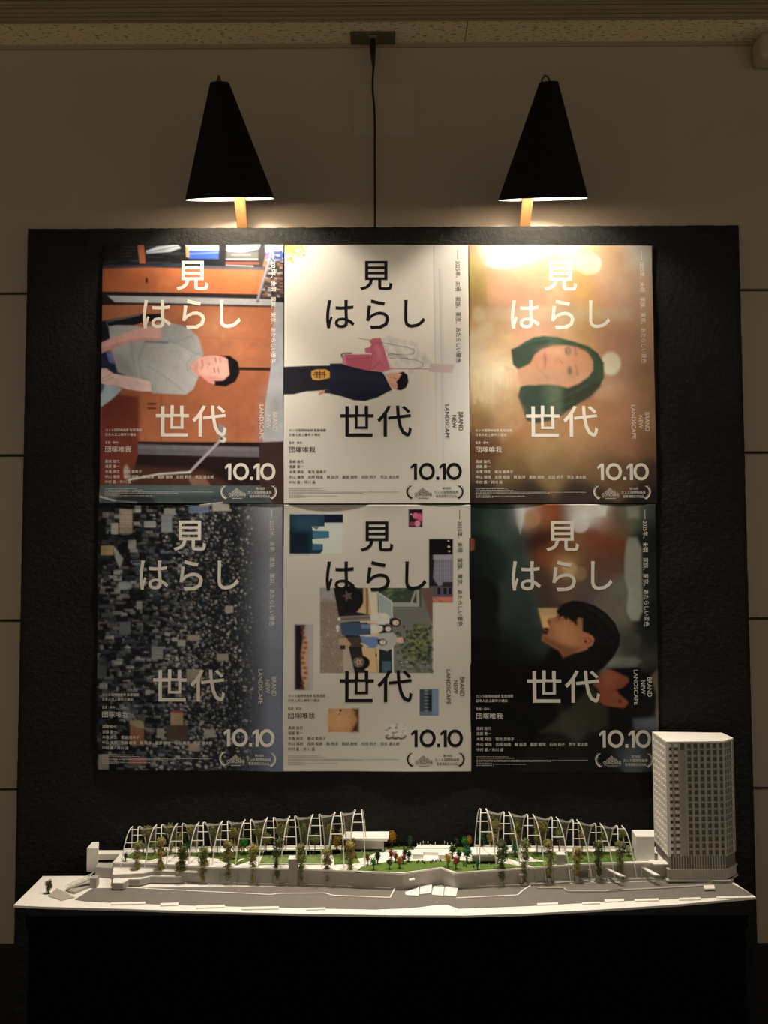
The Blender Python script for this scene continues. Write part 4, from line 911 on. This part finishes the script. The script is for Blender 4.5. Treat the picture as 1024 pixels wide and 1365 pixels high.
# curbs / low walls beside the road
def curb(pts, m=CARD_SHADED, w=.003, h=.004, name='curb'):
    m_ = MB(); q = [g3(x, y, h/2) for x, y in pts]
    for a, b in zip(q[:-1], q[1:]): m_.obox(a, b, w, h)
    return m_.build(name, m, model)
curb([(150,1183),(256,1188.5),(330,1192),(360,1193.5),(372,1192),(434,1191.5),(444,1194.5),(520,1197.5),(527,1184)], CARD)
curb([(608,1198),(690,1194),(698,1187),(707,1181.5)], CARD); curb([(716,1184),(751,1184),(756,1188.5),(811,1188.5),(830,1187)], CARD_SHADED, .006)
curb([(811,1188),(880,1184.5),(938,1181)], CARD_SHADED, .005)
plate('bus_shelter', [(938,1180),(952,1179.5),(953,1184.5),(939,1185)], CARD, .004, .0075); MB().box(*(lambda a: (a[0]-.008, a[0]+.008, a[1]+.001, a[1]+.006, ZB+.001, ZB+.0045))(gz(946,1185)),).build('shelter_wall', CARD_SHADED, model)
# broad stair landing slabs
for pts in ([(540,1189),(557,1183.5),(558.5,1181),(559,1190),(558,1194),(541,1193)], [(560,1184),(562,1180.5),(576,1178.5),(575,1190),(559.5,1192)],
            [(577,1184),(579,1181.5),(592,1182),(591,1194),(575.5,1192.5)], [(593,1183),(596,1181.5),(610.5,1184),(608,1194.5),(592,1193.5)]):
    p = plate('landing_slab', pts, CARD, .001, .005)
# raised park deck
HD = .041
deck_front = [(150,1150),(200,1151),(280,1156.5),(400,1158.5),(500,1163),(537,1164.5),(588,1157),(606,1164),(700,1157.5),(780,1152),(860,1150),(905,1151)]
deck_back = [(905,1128),(700,1126.5),(560,1124.5),(400,1127.5),(240,1131),(165,1133)]
dk = plate('deck_storey', deck_front+deck_back, CARD_SHADED, .002, HD-.003, HD)  # white walls in the darkened card: their shade is painted in
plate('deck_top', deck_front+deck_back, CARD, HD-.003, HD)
# parapet along the deck's front
m_ = MB(); q = [g3(x, y, HD+.001) for x, y in deck_front]
for a, b in zip(q[:-1], q[1:]): m_.obox((a[0],a[1]-.001,a[2]), (b[0],b[1]-.001,b[2]), .0025, .004)
m_.build('parapet', CARD, model)
m_ = MB(); q = [g3(x, y, HD+.002) for x, y in [(165,1132.5),(240,1130.5),(400,1127),(458,1126)]]
for a, b in zip(q[:-1], q[1:]): m_.obox(a, b, .002, .006)
m_.build('rear_parapet', CARD, model)
m_ = MB(); q = [g3(x, y, HD+.003) for x, y in [(632,1128),(700,1129.5),(860,1131)]]
for a, b in zip(q[:-1], q[1:]): m_.obox(a, b, .003, .007)
m_.build('rear_parapet', CARD, model)
# street storeys below the deck: lower ledges, recessed wall panels
plate('street_ledge', [(150,1180),(166,1180),(182,1174.5),(198,1171.5),(256,1174),(330,1177.5),(395,1178.5),(520,1184),(560,1182),(590,1175),(607,1183),(700,1179.5),(790,1174),(880,1171),(905,1171),(905,1140),(165,1140)], CARD_SHADED, .001, .005)
plate('terrace_block', [(152,1156),(205,1158),(268,1161),(238,1168.5),(200,1168),(186,1172),(172,1172),(164,1177),(150,1177)], CARD_SHADED, .004, .018, .020); plate('terrace', [(152,1156),(205,1158),(268,1161),(238,1168.5),(200,1168),(186,1172),(172,1172),(164,1177),(150,1177)], CARD, .018, .020)
plate('terrace_step', [(152,1152),(212,1153.5),(280,1158),(262,1163),(206,1161),(190,1164),(150,1166)], CARD_SHADED, .019, .0285, .030); plate('terrace', [(152,1152),(212,1153.5),(280,1158),(262,1163),(206,1161),(190,1164),(150,1166)], CARD, .0285, .030)
m_ = MB()
for i in range(26):                          # shop bays: shallow piers on the wall under the deck
    x = 292+i*23.5
    if 380 < x < 400 or x > 860: continue
    yb = np.interp(x, [280,400,537,588,606,700,860], [1178.5,1179.5,1184.5,1176,1183.5,1179,1172])
    a = g3(x, yb, .003); y0 = a[1]-.0008
    m_.box(a[0]-.0012, a[0]+.0012, y0, y0+.004, ZB+.004, ZB+HD*.8)
m_.build('facade_piers', CARD_SHADED, model, kind='stuff')
for (x0, x1, yy, h0, h1) in ((408,430,1178,.012,.028),(452,488,1181,.010,.026),(504,522,1183,.01,.03),(526,540,1183.5,.006,.034),(614,640,1183,.01,.028),(645,662,1181,.01,.028),(770,786,1175,.01,.024),(300,322,1178,.012,.028),(340,372,1178.6,.01,.026)):
    a = gz(x0, yy); b = gz(x1, yy); m = MB().obox((a[0],a[1]-.001,ZB+(h0+h1)/2), (b[0],b[1]-.001,ZB+(h0+h1)/2), .0016, h1-h0).build('shop_front', GLASSY, model)
for pts in ([(545,1171.5),(552,1170),(553,1172),(546,1173)], [(692,1164),(700,1163.5),(700,1165.5),(692,1166)], [(630,1166),(640,1165),(640,1167),(631,1167.5)], [(490,1166),(499,1165.5),(499,1167),(490,1167.5)], [(805,1157),(812,1158),(834,1168),(826,1167)], [(855,1156),(860,1156),(880,1166.5),(872,1166)]):
    plate('canopy', pts, CARD, .026, .0285)
# lawns and paths on the deck
for name, pts, m in (
  ('lawn', [(168,1143),(176,1136.5),(300,1136.5),(345,1133),(420,1132),(452,1131),(455,1138),(345,1140),(310,1146),(232,1138),(200,1146)], LAWN),
  ('lawn', [(292,1146),(300,1143.5),(320,1144),(314,1151),(300,1149)], LAWN), ('lawn', [(312,1151.5),(330,1143),(336,1146),(316,1153)], LAWN),
  ('sports_court', [(351,1135),(428,1134),(428,1137),(435,1152),(345,1152.5)], SPORT),
  ('lawn', [(443,1133),(470,1132),(480,1150),(446,1152)], LAWN),
  ('lawn', [(474,1162.5),(482,1155.5),(520,1148),(560,1147.5),(612,1147),(655,1149),(680,1152),(699,1156),(610,1162),(588,1155.5),(537,1162)], LAWN),
  ('lawn', [(513,1132),(520,1128.5),(553,1128),(552,1132)], LAWN), ('lawn', [(602,1135),(607,1129),(632,1129),(630,1135)], LAWN), ('lawn', [(460,1146),(462,1137),(500,1136),(490,1142)], LAWN),
  ('lawn', [(668,1137),(690,1138),(694,1149),(760,1148),(718,1156.5),(700,1151),(676,1143)], LAWN),
  ('lawn', [(700,1136),(862,1135),(866,1146),(820,1148.5),(745,1151),(712,1144)], LAWN)):
    plate(name, pts, m, HD-.0005, HD+.0016)
m_ = MB()                                     # court lines
for a, b in (((350,1134.5),(428,1134)),((428,1134),(434,1152)),((345,1152),(434,1151.5)),((345,1152),(352,1134.5))):
    m_.obox(g3(*a, HD+.002), g3(*b, HD+.002), .0016, .0008)
m_.build('court_line', CARD, model, kind='stuff')
# buildings on the deck
def block(name, pts, h0, h1, m=CARD, hp=None):
    return plate(name, pts, m, h0, h1, hp)
block('lift_tower', [(116,1130.5),(123,1122.5),(132,1122.5),(131,1131)], .001, .062, CARD)
block('link_bridge', [(131,1138.5),(166,1138.5),(170,1133.5),(131,1133.5)], .026, HD+.0006, CARD); block('link_wall', [(127,1156),(158,1158),(166,1150),(131,1150)], .001, .026, CARD_SHADED)
block('low_terrace', [(128,1163),(150,1166),(160,1158),(130,1156)], .0005, .008, CARD)
q = [g3(142,1146,.030), g3(150,1143,.03)]
# escalator truss on the left
es = empty('escalator'); es.parent = model
es_a, es_b = g3(88,1186,.004), g3(124,1170,.022)
MB().obox(es_a, es_b, .010, .002).build('ramp', CARD_SHADED, es)
for dy in (-.006, .006):
    m_ = MB(); a = np.array(es_a)+(0,dy,.010); b = np.array(es_b)+(0,dy,.010); m_.tube([a,b], .0006, 5); m_.tube([a-(0,0,.008), b-(0,0,.008)], .0006, 5)
    for i in range(9):
        t0, t1 = i/9, (i+1)/9; m_.tube([a+(b-a)*t0-(0,0,.008*(i%2)), a+(b-a)*t1-(0,0,.008*((i+1)%2))], .0005, 4)
    m_.build('truss', WIRE, es)
MB().box(es_b[0]-.004, es_b[0]+.012, es_b[1]-.009, es_b[1]+.009, ZB+.001, ZB+.024).build('landing', CARD_SHADED, es)
plate('lower_ramp', [(90,1187),(120,1174),(128,1172),(126,1178),(100,1189)], CARD_SHADED, .0005, .006); plate('stair', [(64,1194),(76,1184),(100,1196),(82,1200)], CARD_SHADED, .0002, .002)
# lift shafts standing through the deck's front
for (x0, x1, yt, yb) in ((385.5,397,1142.5,1180),(742,753,1136.5,1174)):
    a = on_z(x0, yb, ZB); b = on_z(x1, yb, ZB); Y = float(a[1])-.010; zt = float(on_y(x0, yt+3.5, Y)[2])
    o = MB().box(float(a[0]), float(b[0]), Y, Y+.020, ZB+.001, zt).build('lift_shaft', CARD_SHADED, model)
    MB().box(float(a[0])-.0008, float(b[0])+.0008, Y-.0008, Y+.021, zt, zt+.0015).build('shaft_roof', CARD, model)
# wedge-roofed cafe and the two low pavilions
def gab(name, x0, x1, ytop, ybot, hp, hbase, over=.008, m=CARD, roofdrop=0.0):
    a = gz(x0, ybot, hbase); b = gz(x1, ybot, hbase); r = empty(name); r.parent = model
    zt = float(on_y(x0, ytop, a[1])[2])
    MB().box(a[0]+over, b[0]-over*1.4, a[1]+.002, a[1]+.03, ZB+hbase-.001, zt-.004).build('hall', CARD_SHADED, r)
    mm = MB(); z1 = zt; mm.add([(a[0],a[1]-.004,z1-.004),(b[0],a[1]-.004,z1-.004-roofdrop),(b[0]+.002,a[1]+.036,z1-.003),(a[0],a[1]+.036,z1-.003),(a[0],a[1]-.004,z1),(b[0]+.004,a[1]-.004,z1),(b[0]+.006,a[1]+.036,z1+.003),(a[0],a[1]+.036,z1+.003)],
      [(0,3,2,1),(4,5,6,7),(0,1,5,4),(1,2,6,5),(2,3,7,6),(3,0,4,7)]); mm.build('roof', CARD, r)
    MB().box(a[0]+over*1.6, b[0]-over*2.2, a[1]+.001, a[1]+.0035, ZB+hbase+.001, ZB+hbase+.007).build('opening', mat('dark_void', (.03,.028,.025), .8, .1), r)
    return r
gab('wedge_cafe', 457, 516, 1117, 1136, HD, HD, .006, roofdrop=.004)
gab('pavilion', 629, 664, 1138.5, 1152, HD, HD, .003)
# stepped plaza building in the middle
block('plaza_block', [(550,1139),(564,1139),(564,1136),(584,1136.5),(585,1140),(602,1140),(604,1130.5),(553,1130.5)], HD, HD+.012, CARD)
block('plaza_terrace', [(552,1131),(604,1131),(606,1126.5),(558,1126)], HD+.008, HD+.014, CARD)
for x0, x1 in ((550.5,564),(585.5,600)):
    a, b = gz(x0, 1144.5, HD), gz(x1, 1144.5, HD); MB().box(a[0], b[0], a[1]+.0, a[1]+.003, ZB+HD, ZB+HD+.004).build('dark_opening', mat('dark_void', (.03,.028,.025), .8, .1), model)
    MB().box(a[0], b[0], a[1]-.001, a[1]+.014, ZB+HD+.004, ZB+HD+.011).build('lintel_box', CARD_SHADED, model)
plate('central_stair', [(563,1147.5),(585,1148),(584,1139),(565,1139)], CARD, HD, HD+.004)
r = random.Random(31); m_ = MB()              # tiny scale figures and benches
for _ in range(46):
    x, y = r.choice([(r.uniform(556,602), r.uniform(1124,1130)), (r.uniform(556,602), r.uniform(1124,1130)), (r.uniform(470,545), r.uniform(1136,1158)), (r.uniform(700,850), r.uniform(1138,1146)), (r.uniform(360,430), r.uniform(1136,1150)), (r.uniform(620,700), r.uniform(1146,1156))])
    hh = HD+(.014 if 552 < x < 606 and y < 1131 else .001); p = g3(x, y, hh); m_.box(p[0]-.0007, p[0]+.0007, p[1]-.0007, p[1]+.0007, p[2], p[2]+.0065)
m_.build('scale_figures', WIRE, model, kind='stuff')
# right end: block beside the tower, its terrace, low wall
block('stair_block', [(848,1115.5),(872,1115.5),(872,1106.5),(842,1106.5)], HD, HD+.062, CARD)
plate('end_terrace', [(846,1137),(872,1137),(893,1152),(872,1152),(864,1146)], CARD, HD, HD+.0025)
curb([(822,1150),(874,1149),(876,1152.5)], CARD, .004, HD+.004)

# ---- tower
TY0, TY1 = -.164, -.062
fl = on_z(888.3, 988.7, ZB+.353); TX0 = float(fl[0]); TY0 = float(fl[1]); ZT = ZB+.353
bl_ = on_z(870, 975.3, ZT); TY1 = float(bl_[1]); fr = on_z(965, 988, ZT); rr_ = on_z(977.5, 983.7, ZT); br = on_z(962.5, 976.7, ZT)
FY = float(fr[1]); TX1 = float(fr[0]); TX2 = float(rr_[0]); TYr = float(rr_[1])
tower = empty('tower'); tower.parent = model
ZF = float(on_y(891.3, 1142, TY0)[2])         # foot of the shaft
outline = [(TX0, TY0), (TX1, FY), (TX2, TYr), (float(br[0]), float(br[1])), (TX0, TY1)]
ins = .005
core = [(TX0+ins, TY0+ins), (TX1-ins*.4, FY+ins), (TX2-ins, TYr+ins*.4), (float(br[0])-ins, float(br[1])-ins), (TX0+ins, TY1-ins)]
MB().prism(core, ZF, ZT-.004).build('core', GLASSY, tower)
MB().prism(outline, ZT-.004, ZT).build('roof', CARD, tower)
NF = 17; fh = (ZT-.004-ZF)/NF
def facade(p, q, ncols, skip, m, prefix, blank=(), finw=.0042, dep=.006, panels=()):
    p = np.array(p); q = np.array(q); d = q-p; L = np.linalg.norm(d); d = d/L; nrm = np.array([-d[1], d[0]])
    if True:
        c = (np.array(outline).mean(0)-p); 
        if np.dot(nrm, c) < 0: nrm = -nrm
    cw = L/ncols; fin = MB(); sp = MB(); pn = MB()
    def slab(mb, s0, s1, z0, z1, d0, d1):
        a = p+d*s0+nrm*d0; b = p+d*s1+nrm*d0; c = p+d*s1+nrm*d1; e = p+d*s0+nrm*d1
        mb.add([(*a,z0),(*b,z0),(*c,z0),(*e,z0),(*a,z1),(*b,z1),(*c,z1),(*e,z1)], [(0,3,2,1),(4,5,6,7),(0,1,5,4),(1,2,6,5),(2,3,7,6),(3,0,4,7)])
    for i in range(ncols+1):
        s = min(max(i*cw, finw/2), L-finw/2); f = MB(); slab(f, s-finw/2, s+finw/2, ZF, ZT-.004, 0, dep); f.build(prefix+'_fin', m, tower)
    for i in range(ncols):
        if i in blank: slab(sp, i*cw+finw/2, (i+1)*cw-finw/2, ZF, ZT-.022, dep*.35, dep); continue
        for k in (range(NF+1) if i not in panels else (0, NF)):
            z = ZF+k*fh; slab(sp, i*cw+finw/2, (i+1)*cw-finw/2, z-fh*.15, min(z+fh*.15, ZT-.004), dep*(.42 if prefix == 'front' else .2), dep)
        if i in panels:
            for k in range(NF): slab(pn, i*cw+finw/2+cw*.12, (i+1)*cw-finw/2, ZF+k*fh+fh*.30, ZF+(k+1)*fh-fh*.17, dep*.45, dep)
        else: slab(sp, i*cw+finw/2, i*cw+finw/2+cw*.16, ZF, ZT-.004, dep*.3, dep)
    sp.build('window_grid', m, tower, kind='stuff')
    if pn.v: pn.build('window_panels', CARD, tower, kind='stuff')
facade(outline[0], outline[1], 9, (), CARD_SHADED, 'front', blank=(2,), panels=(0,1))  # front uses the darkened white card, its shade painted in; sides stay white
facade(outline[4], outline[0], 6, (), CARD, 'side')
facade(outline[1], outline[2], 4, (), CARD_SHADED, 'corner', finw=.0028)
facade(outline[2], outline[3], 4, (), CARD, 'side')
def grow(o, k):
    c = np.array(outline).mean(0); return [tuple(c+(np.array(p)-c)*k) for p in o]
MB().prism(grow(outline, .97), ZB+HD*.72, ZF).build('lobby_storey', GLASSY, tower)
MB().prism(grow(outline, 1.03), ZB+.0315, ZB+.0355).build('podium_ledge', CARD_SHADED, tower)
MB().prism(grow(outline, 1.0), ZB+.008, ZB+.0315).build('podium', CARD_SHADED, tower)
MB().prism(grow(outline, 1.05), ZB+.005, ZB+.009).build('podium_ledge', CARD_SHADED, tower)
m_ = MB()
for k in range(22):
    a = np.array(grow(outline, .985)[0]); b = np.array(grow(outline, .985)[1]); p = a+(b-a)*(k+.5)/22
    m_.box(p[0]-.0009, p[0]+.0009, p[1]-.001, p[1]+.002, ZB+.0355, ZF)
    a = np.array(grow(outline, 1.01)[0]); b = np.array(grow(outline, 1.01)[1]); p = a+(b-a)*(k+.5)/22
    if k > 8: m_.box(p[0]-.0009, p[0]+.0009, p[1]-.001, p[1]+.002, ZB+.010, ZB+.0315)
m_.build('mullions', CARD_SHADED, tower, kind='stuff')
plate('entrance_canopy', [(943,1168),(976,1167),(978,1171),(972,1174),(950,1174),(944,1172)], CARD_SHADED, .006, .009, .009, tower)
plate('tower_yard', [(884,1173),(884,1150),(900,1140),(960,1166),(978,1172),(960,1176)], CARD_SHADED, .0005, .005)

# ---- arches, in pairs, with nets between the pairs behind
YN_, YF_ = None, None
left = [(176.5,184.5,1102.5),(208.5,215.5,1100),(236.5,243,1098.5),(265.4,271,1097),(296.7,303.5,1095.5),(327,334,1093.5),(357,364.5,1090.5),(386.5,393,1089),(417.6,425.4,1086.5),(447,454,1083.5),(474,481.7,1080.5)]
right = [(641,647.7,1079),(672,678,1083),(703.4,710.4,1086.5),(736,741.5,1090),(764,769,1093.5),(794,800,1098.5),(823,829,1101.5)]
nyx = [170,280,400,500,620,720,830,880]; nyy = [1173,1176.5,1179,1181.5,1182,1178.5,1173,1171]
def arch_pair(x0, x1, ya):
    xc = (x0+x1)/2; yn = gz(xc, float(np.interp(xc, nyx, nyy)), 0)[1]-.002
    yf = -.024; ym = (yn+yf)/2
    za = (float(on_y(x0, ya, ym)[2])); X0 = float(on_y(x0, ya, ym)[0]); X1 = float(on_y(x1, ya, ym)[0]); Xc = (X0+X1)/2
    H = za-ZB; ar = empty('arch_pair', (Xc, ym, ZB)); ar.parent = model; ar.location = (Xc, ym, ZB)
    curves = []
    for sgn, Xa in ((-1, X0-Xc), (1, X1-Xc)):
        pts = []
        for i in range(29):
            s = -1+2*i/28; z = H*(1-abs(s)**2.4); x = Xa+(sgn*.0235+(.004 if Xc > 0 else -.002)-Xa)*(abs(s)**1.15); pts.append((x, s*(ym-yn)*-1 if False else s*(yf-yn)/2, max(z, .001)))
        MB().tube(pts, .00135, 6).build('arch', WIRE, ar, True); curves.append(pts)
        MB().box(pts[0][0]-.004, pts[0][0]+.004, pts[0][1]-.004, pts[0][1]+.004, .0, .0025).build('foot', WIRE, ar)
    def bar(i):
        a, b = curves[0][i], curves[1][i]; MB().tube([a, b], .0010, 5).build('crossbar', WIRE, ar)
    bar(6); bar(11); bar(22)
    return (Xc, ym, H, yn, yf, curves)
groups = []
for lst in (left, right): groups.append([arch_pair(*t) for t in lst])
for gi, g in enumerate(groups):
    for a, b in zip(g[:-1], g[1:]):
        A = a[5][1]; B = b[5][0]; n = MB(); K = 10; vs = []; idx = list(range(14, 28)); rowsn = len(idx)
        for ri, i in enumerate(idx):
            pa = np.array(A[i])+(a[0], a[1], ZB); pb = np.array(B[i])+(b[0], b[1], ZB)
            for kx in range(K+1):
                t = kx/K; p = pa+(pb-pa)*t; sag = math.sin(math.pi*t); f = max(0, 1-ri/7)
                p[2] -= (.010*f*sag+.002*math.sin(9*t+ri*.5)*f); p[1] += .003*sag*math.sin(ri*.9)
                vs.append(tuple(p))
        fs = [(r_*(K+1)+k_, r_*(K+1)+k_+1, (r_+1)*(K+1)+k_+1, (r_+1)*(K+1)+k_) for r_ in range(rowsn-1) for k_ in range(K)]
        n.add(vs, fs); n.build('net_panel', NET, model, True)
        n2 = MB(); n2.tube(vs[:K+1], .0006, 4); n2.build('net_edge', mat('grey_wire', (.3,.29,.26), .6), model)

# ---- planting
def clump_mesh(seed, m, parts):
    rg = random.Random(seed); b = MB()
    for (dx, dy, z, rx, rz) in parts:
        b.blob((dx, dy, z), rx*.58, rg, 6, 8, .25, rz/rx); b.leaves((dx, dy, z), rx*.85, rz*.9, 190, rx*.17, rg)
    return b.mesh('foliage', m)
def twig_mesh(seed, h):
    rg = random.Random(seed); b = MB(); b.tube([(0,0,0),(rg.uniform(-.002,.002),0,h*.4),(rg.uniform(-.003,.003),0,h*.75),(0,0,h*.9)], [.0013,.0011,.0008,.0005], 5)
    for _ in range(5): 
        z = h*rg.uniform(.3,.85); b.tube([(0,0,z),(rg.uniform(-.008,.008),rg.uniform(-.004,.004),z+.008)], [.0006,.0003], 4)
    return b.mesh('trunk', SOIL)
tall_f = []; 
for sd in range(6):
    rg = random.Random(sd+40); ps = []
    H = .098
    for z in (.013, .034, .058, .082): ps.append((rg.uniform(-.003,.003), rg.uniform(-.003,.003), z, rg.uniform(.0105,.014)*(1.2 if z > .05 else .8), rg.uniform(.012,.016)))
    tall_f.append((clump_mesh(sd, None, ps), twig_mesh(sd, H)))
small_f = [(clump_mesh(60+sd, None, [(0,0,.66,.30,.40)]), None) for sd in range(4)]
trunk_u = MB().tube([(0,0,0),(0,0,.45)], [.06,.04], 5).mesh('trunk', SOIL)
def plant(name, me, trunk, loc, sc, m, rz=0, zsc=None):
    t = empty(name, loc); t.parent = model; t.location = loc; t.scale = (sc, sc, zsc or sc); t.rotation_euler = (0,0,rz)
    mm = me.copy(); mm.materials.clear(); mm.materials.append(m)
    f = bpy.data.objects.new('foliage', mm); C.objects.link(f); f.parent = t
    if trunk: q = bpy.data.objects.new('trunk', trunk); C.objects.link(q); q.parent = t
    return t
rg = random.Random(77)
front_trees = [(183,1169,1121),(214.5,1170,1114),(243,1170,1124),(271,1174,1126),(305,1173,1118),(337,1177,1122),(370,1172,1116),(402,1176,1122),(436,1176,1128),(467,1174,1118),
               (668,1174,1118),(700,1175,1117),(732,1170,1118),(769,1167,1127),(797,1167,1118),(826,1166,1119),(240,1178,1150),(272,1178,1148)]
for i, (x, yb, yt) in enumerate(front_trees):
    Yp = gz(x, float(np.interp(x, nyx, nyy)), 0)[1]-.004
    p0 = on_y(x, yb, Yp); p1 = on_y(x, yt, Yp); h = float(p1[2]-p0[2]); me, tw = tall_f[i % 6]
    z0 = max(float(p0[2]), ZB+.002)
    plant('climber_tree', me, tw, (float(p0[0]), Yp-.002, z0), 1.0, OLIVE[(i*3) % 4], rg.uniform(0, 6), h/.096)
    MB().box(float(p0[0])-.004, float(p0[0])+.004, Yp-.006, Yp+.002, ZB+.0008, z0).build('planter', CARD_SHADED, model)
# small trees on the deck (foot pixel, top pixel, colour)
deck_trees = [(503.5,1152,1133,DKGREEN),(498,1160,1143,BRIGHT),(490,1153,1138,BROWN),(522.5,1129,1107,YELLOW),(546.5,1131,1114,DKGREEN),(521.5,1147,1132,RED),(527.5,1150,1135,BROWN),(519,1159,1144,DKGREEN),
 (532.5,1158,1141,YELLOW),(537.5,1152,1138,RED),(540,1145,1130,DKGREEN),(545,1149,1133,DKGREEN),(608.5,1131,1117,DKGREEN),(619,1131,1115,BRIGHT),(625.5,1129,1114,YELLOW),(603,1144,1125,DKGREEN),(612,1148,1132,DKGREEN),
 (622.6,1151,1127,TEAL),(597,1156,1138,YELLOW),(608,1159,1141,RED),(636.7,1160,1145,TEAL),(643,1131,1116,BRIGHT),(449,1136,1115,YELLOW),(470,1138,1117,BROWN),(460,1135,1119,RED),(325.5,1139,1115,BRIGHT),(263,1131,1118,YELLOW),(250,1140,1120,TEAL),
 (687,1143,1123,TEAL),(674,1141,1125,BRIGHT),(641,1134,1111,DKGREEN),(167.5,1148,1136,DKGREEN),(319,1136,1122,YELLOW),(838,1142,1127,PALE),(846,1141,1129,DKGREEN),(852,1142,1129,PALE),(858,1143,1131,DKGREEN),(832,1139,1122,DKGREEN),(206,1137,1122,PALE),(228,1136,1121,PALE),(191,1137,1124,PALE)]
for i, (x, yb, yt, m) in enumerate(deck_trees):
    p = g3(x, yb, HD+.001); q = on_y(x, yt, p[1]); h = float(q[2])-p[2]
    plant('small_tree', small_f[i % 4][0], trunk_u, (p[0], p[1], p[2]-.0005), h*.98, m, rg.uniform(0, 6))
# shrubs on the central lawn
for i in range(26):
    x, y = rg.choice([(rg.uniform(585,660), rg.uniform(1151,1158)), (rg.uniform(530,560), rg.uniform(1148,1152)), (rg.uniform(555,600), rg.uniform(1148,1152)), (rg.uniform(500,550), rg.uniform(1128,1132))])
    p = g3(x, y, HD+.001); plant('shrub', small_f[i % 4][0], None, (p[0], p[1], p[2]-.003), .010, rg.choice([DKGREEN, DKGREEN, OLIVE[2], BROWN]), rg.uniform(0, 6))
# row of olive trees behind the nets
bx = [(196,1117,1101),(225,1114,1098),(253,1115,1100),(283,1116,1100),(312,1118,1103),(345,1117,1101),(376,1116,1099),(405,1113,1098),(440,1112,1099),(290,1124,1108),(355,1126,1110),(420,1126,1112),(456,1118,1104),(240,1124,1110),
      (660,1109,1092),(690,1112,1094),(722,1112,1095),(745,1122,1104),(686,1126,1106),(716,1126,1108),(776,1122,1106),(806,1122,1108),(655,1126,1108),(830,1118,1106)]
for i, (x, yb, yt) in enumerate(bx):
    Yp = -.060; p = on_y(x, yb, Yp); q = on_y(x, yt, Yp); h = float(q[2]-p[2])
    t = plant('rear_tree', small_f[i % 4][0], None, (float(p[0]), Yp, float(p[2])-h*.35), h*1.25, OLIVE[i % 2], rg.uniform(0, 6)); t.scale = (h*2.3, h*1.0, h*1.35)
    MB().tube([(float(p[0]), Yp, ZB-.0), (float(p[0]), Yp, float(p[2])+h*.3)], .0013, 5).build('rear_trunk', SOIL, model)
plate('rear_bed', [(165,1140),(860,1140),(860,1136),(165,1136)], CARD_SHADED, 0, .0, 0) if False else None
# twin bushes on the front left corner
p = g3(64, 1191, .0005)
t = plant('corner_bush', clump_mesh(91, None, [(0,0,.012,.007,.010),(.004,0,.026,.006,.009),(-.004,.002,.022,.006,.009),(.006,0,.018,.006,.008)]), MB().tube([(0,0,0),(.001,0,.02)], [.0015,.001], 5).mesh('trunk', SOIL), p, 1.0, OLIVE[2])
MB().prism([(p[0]-.008,p[1]-.006),(p[0]+.007,p[1]-.004),(p[0]+.004,p[1]+.005)], ZB, ZB+.001).build('soil_patch', SOIL, model)
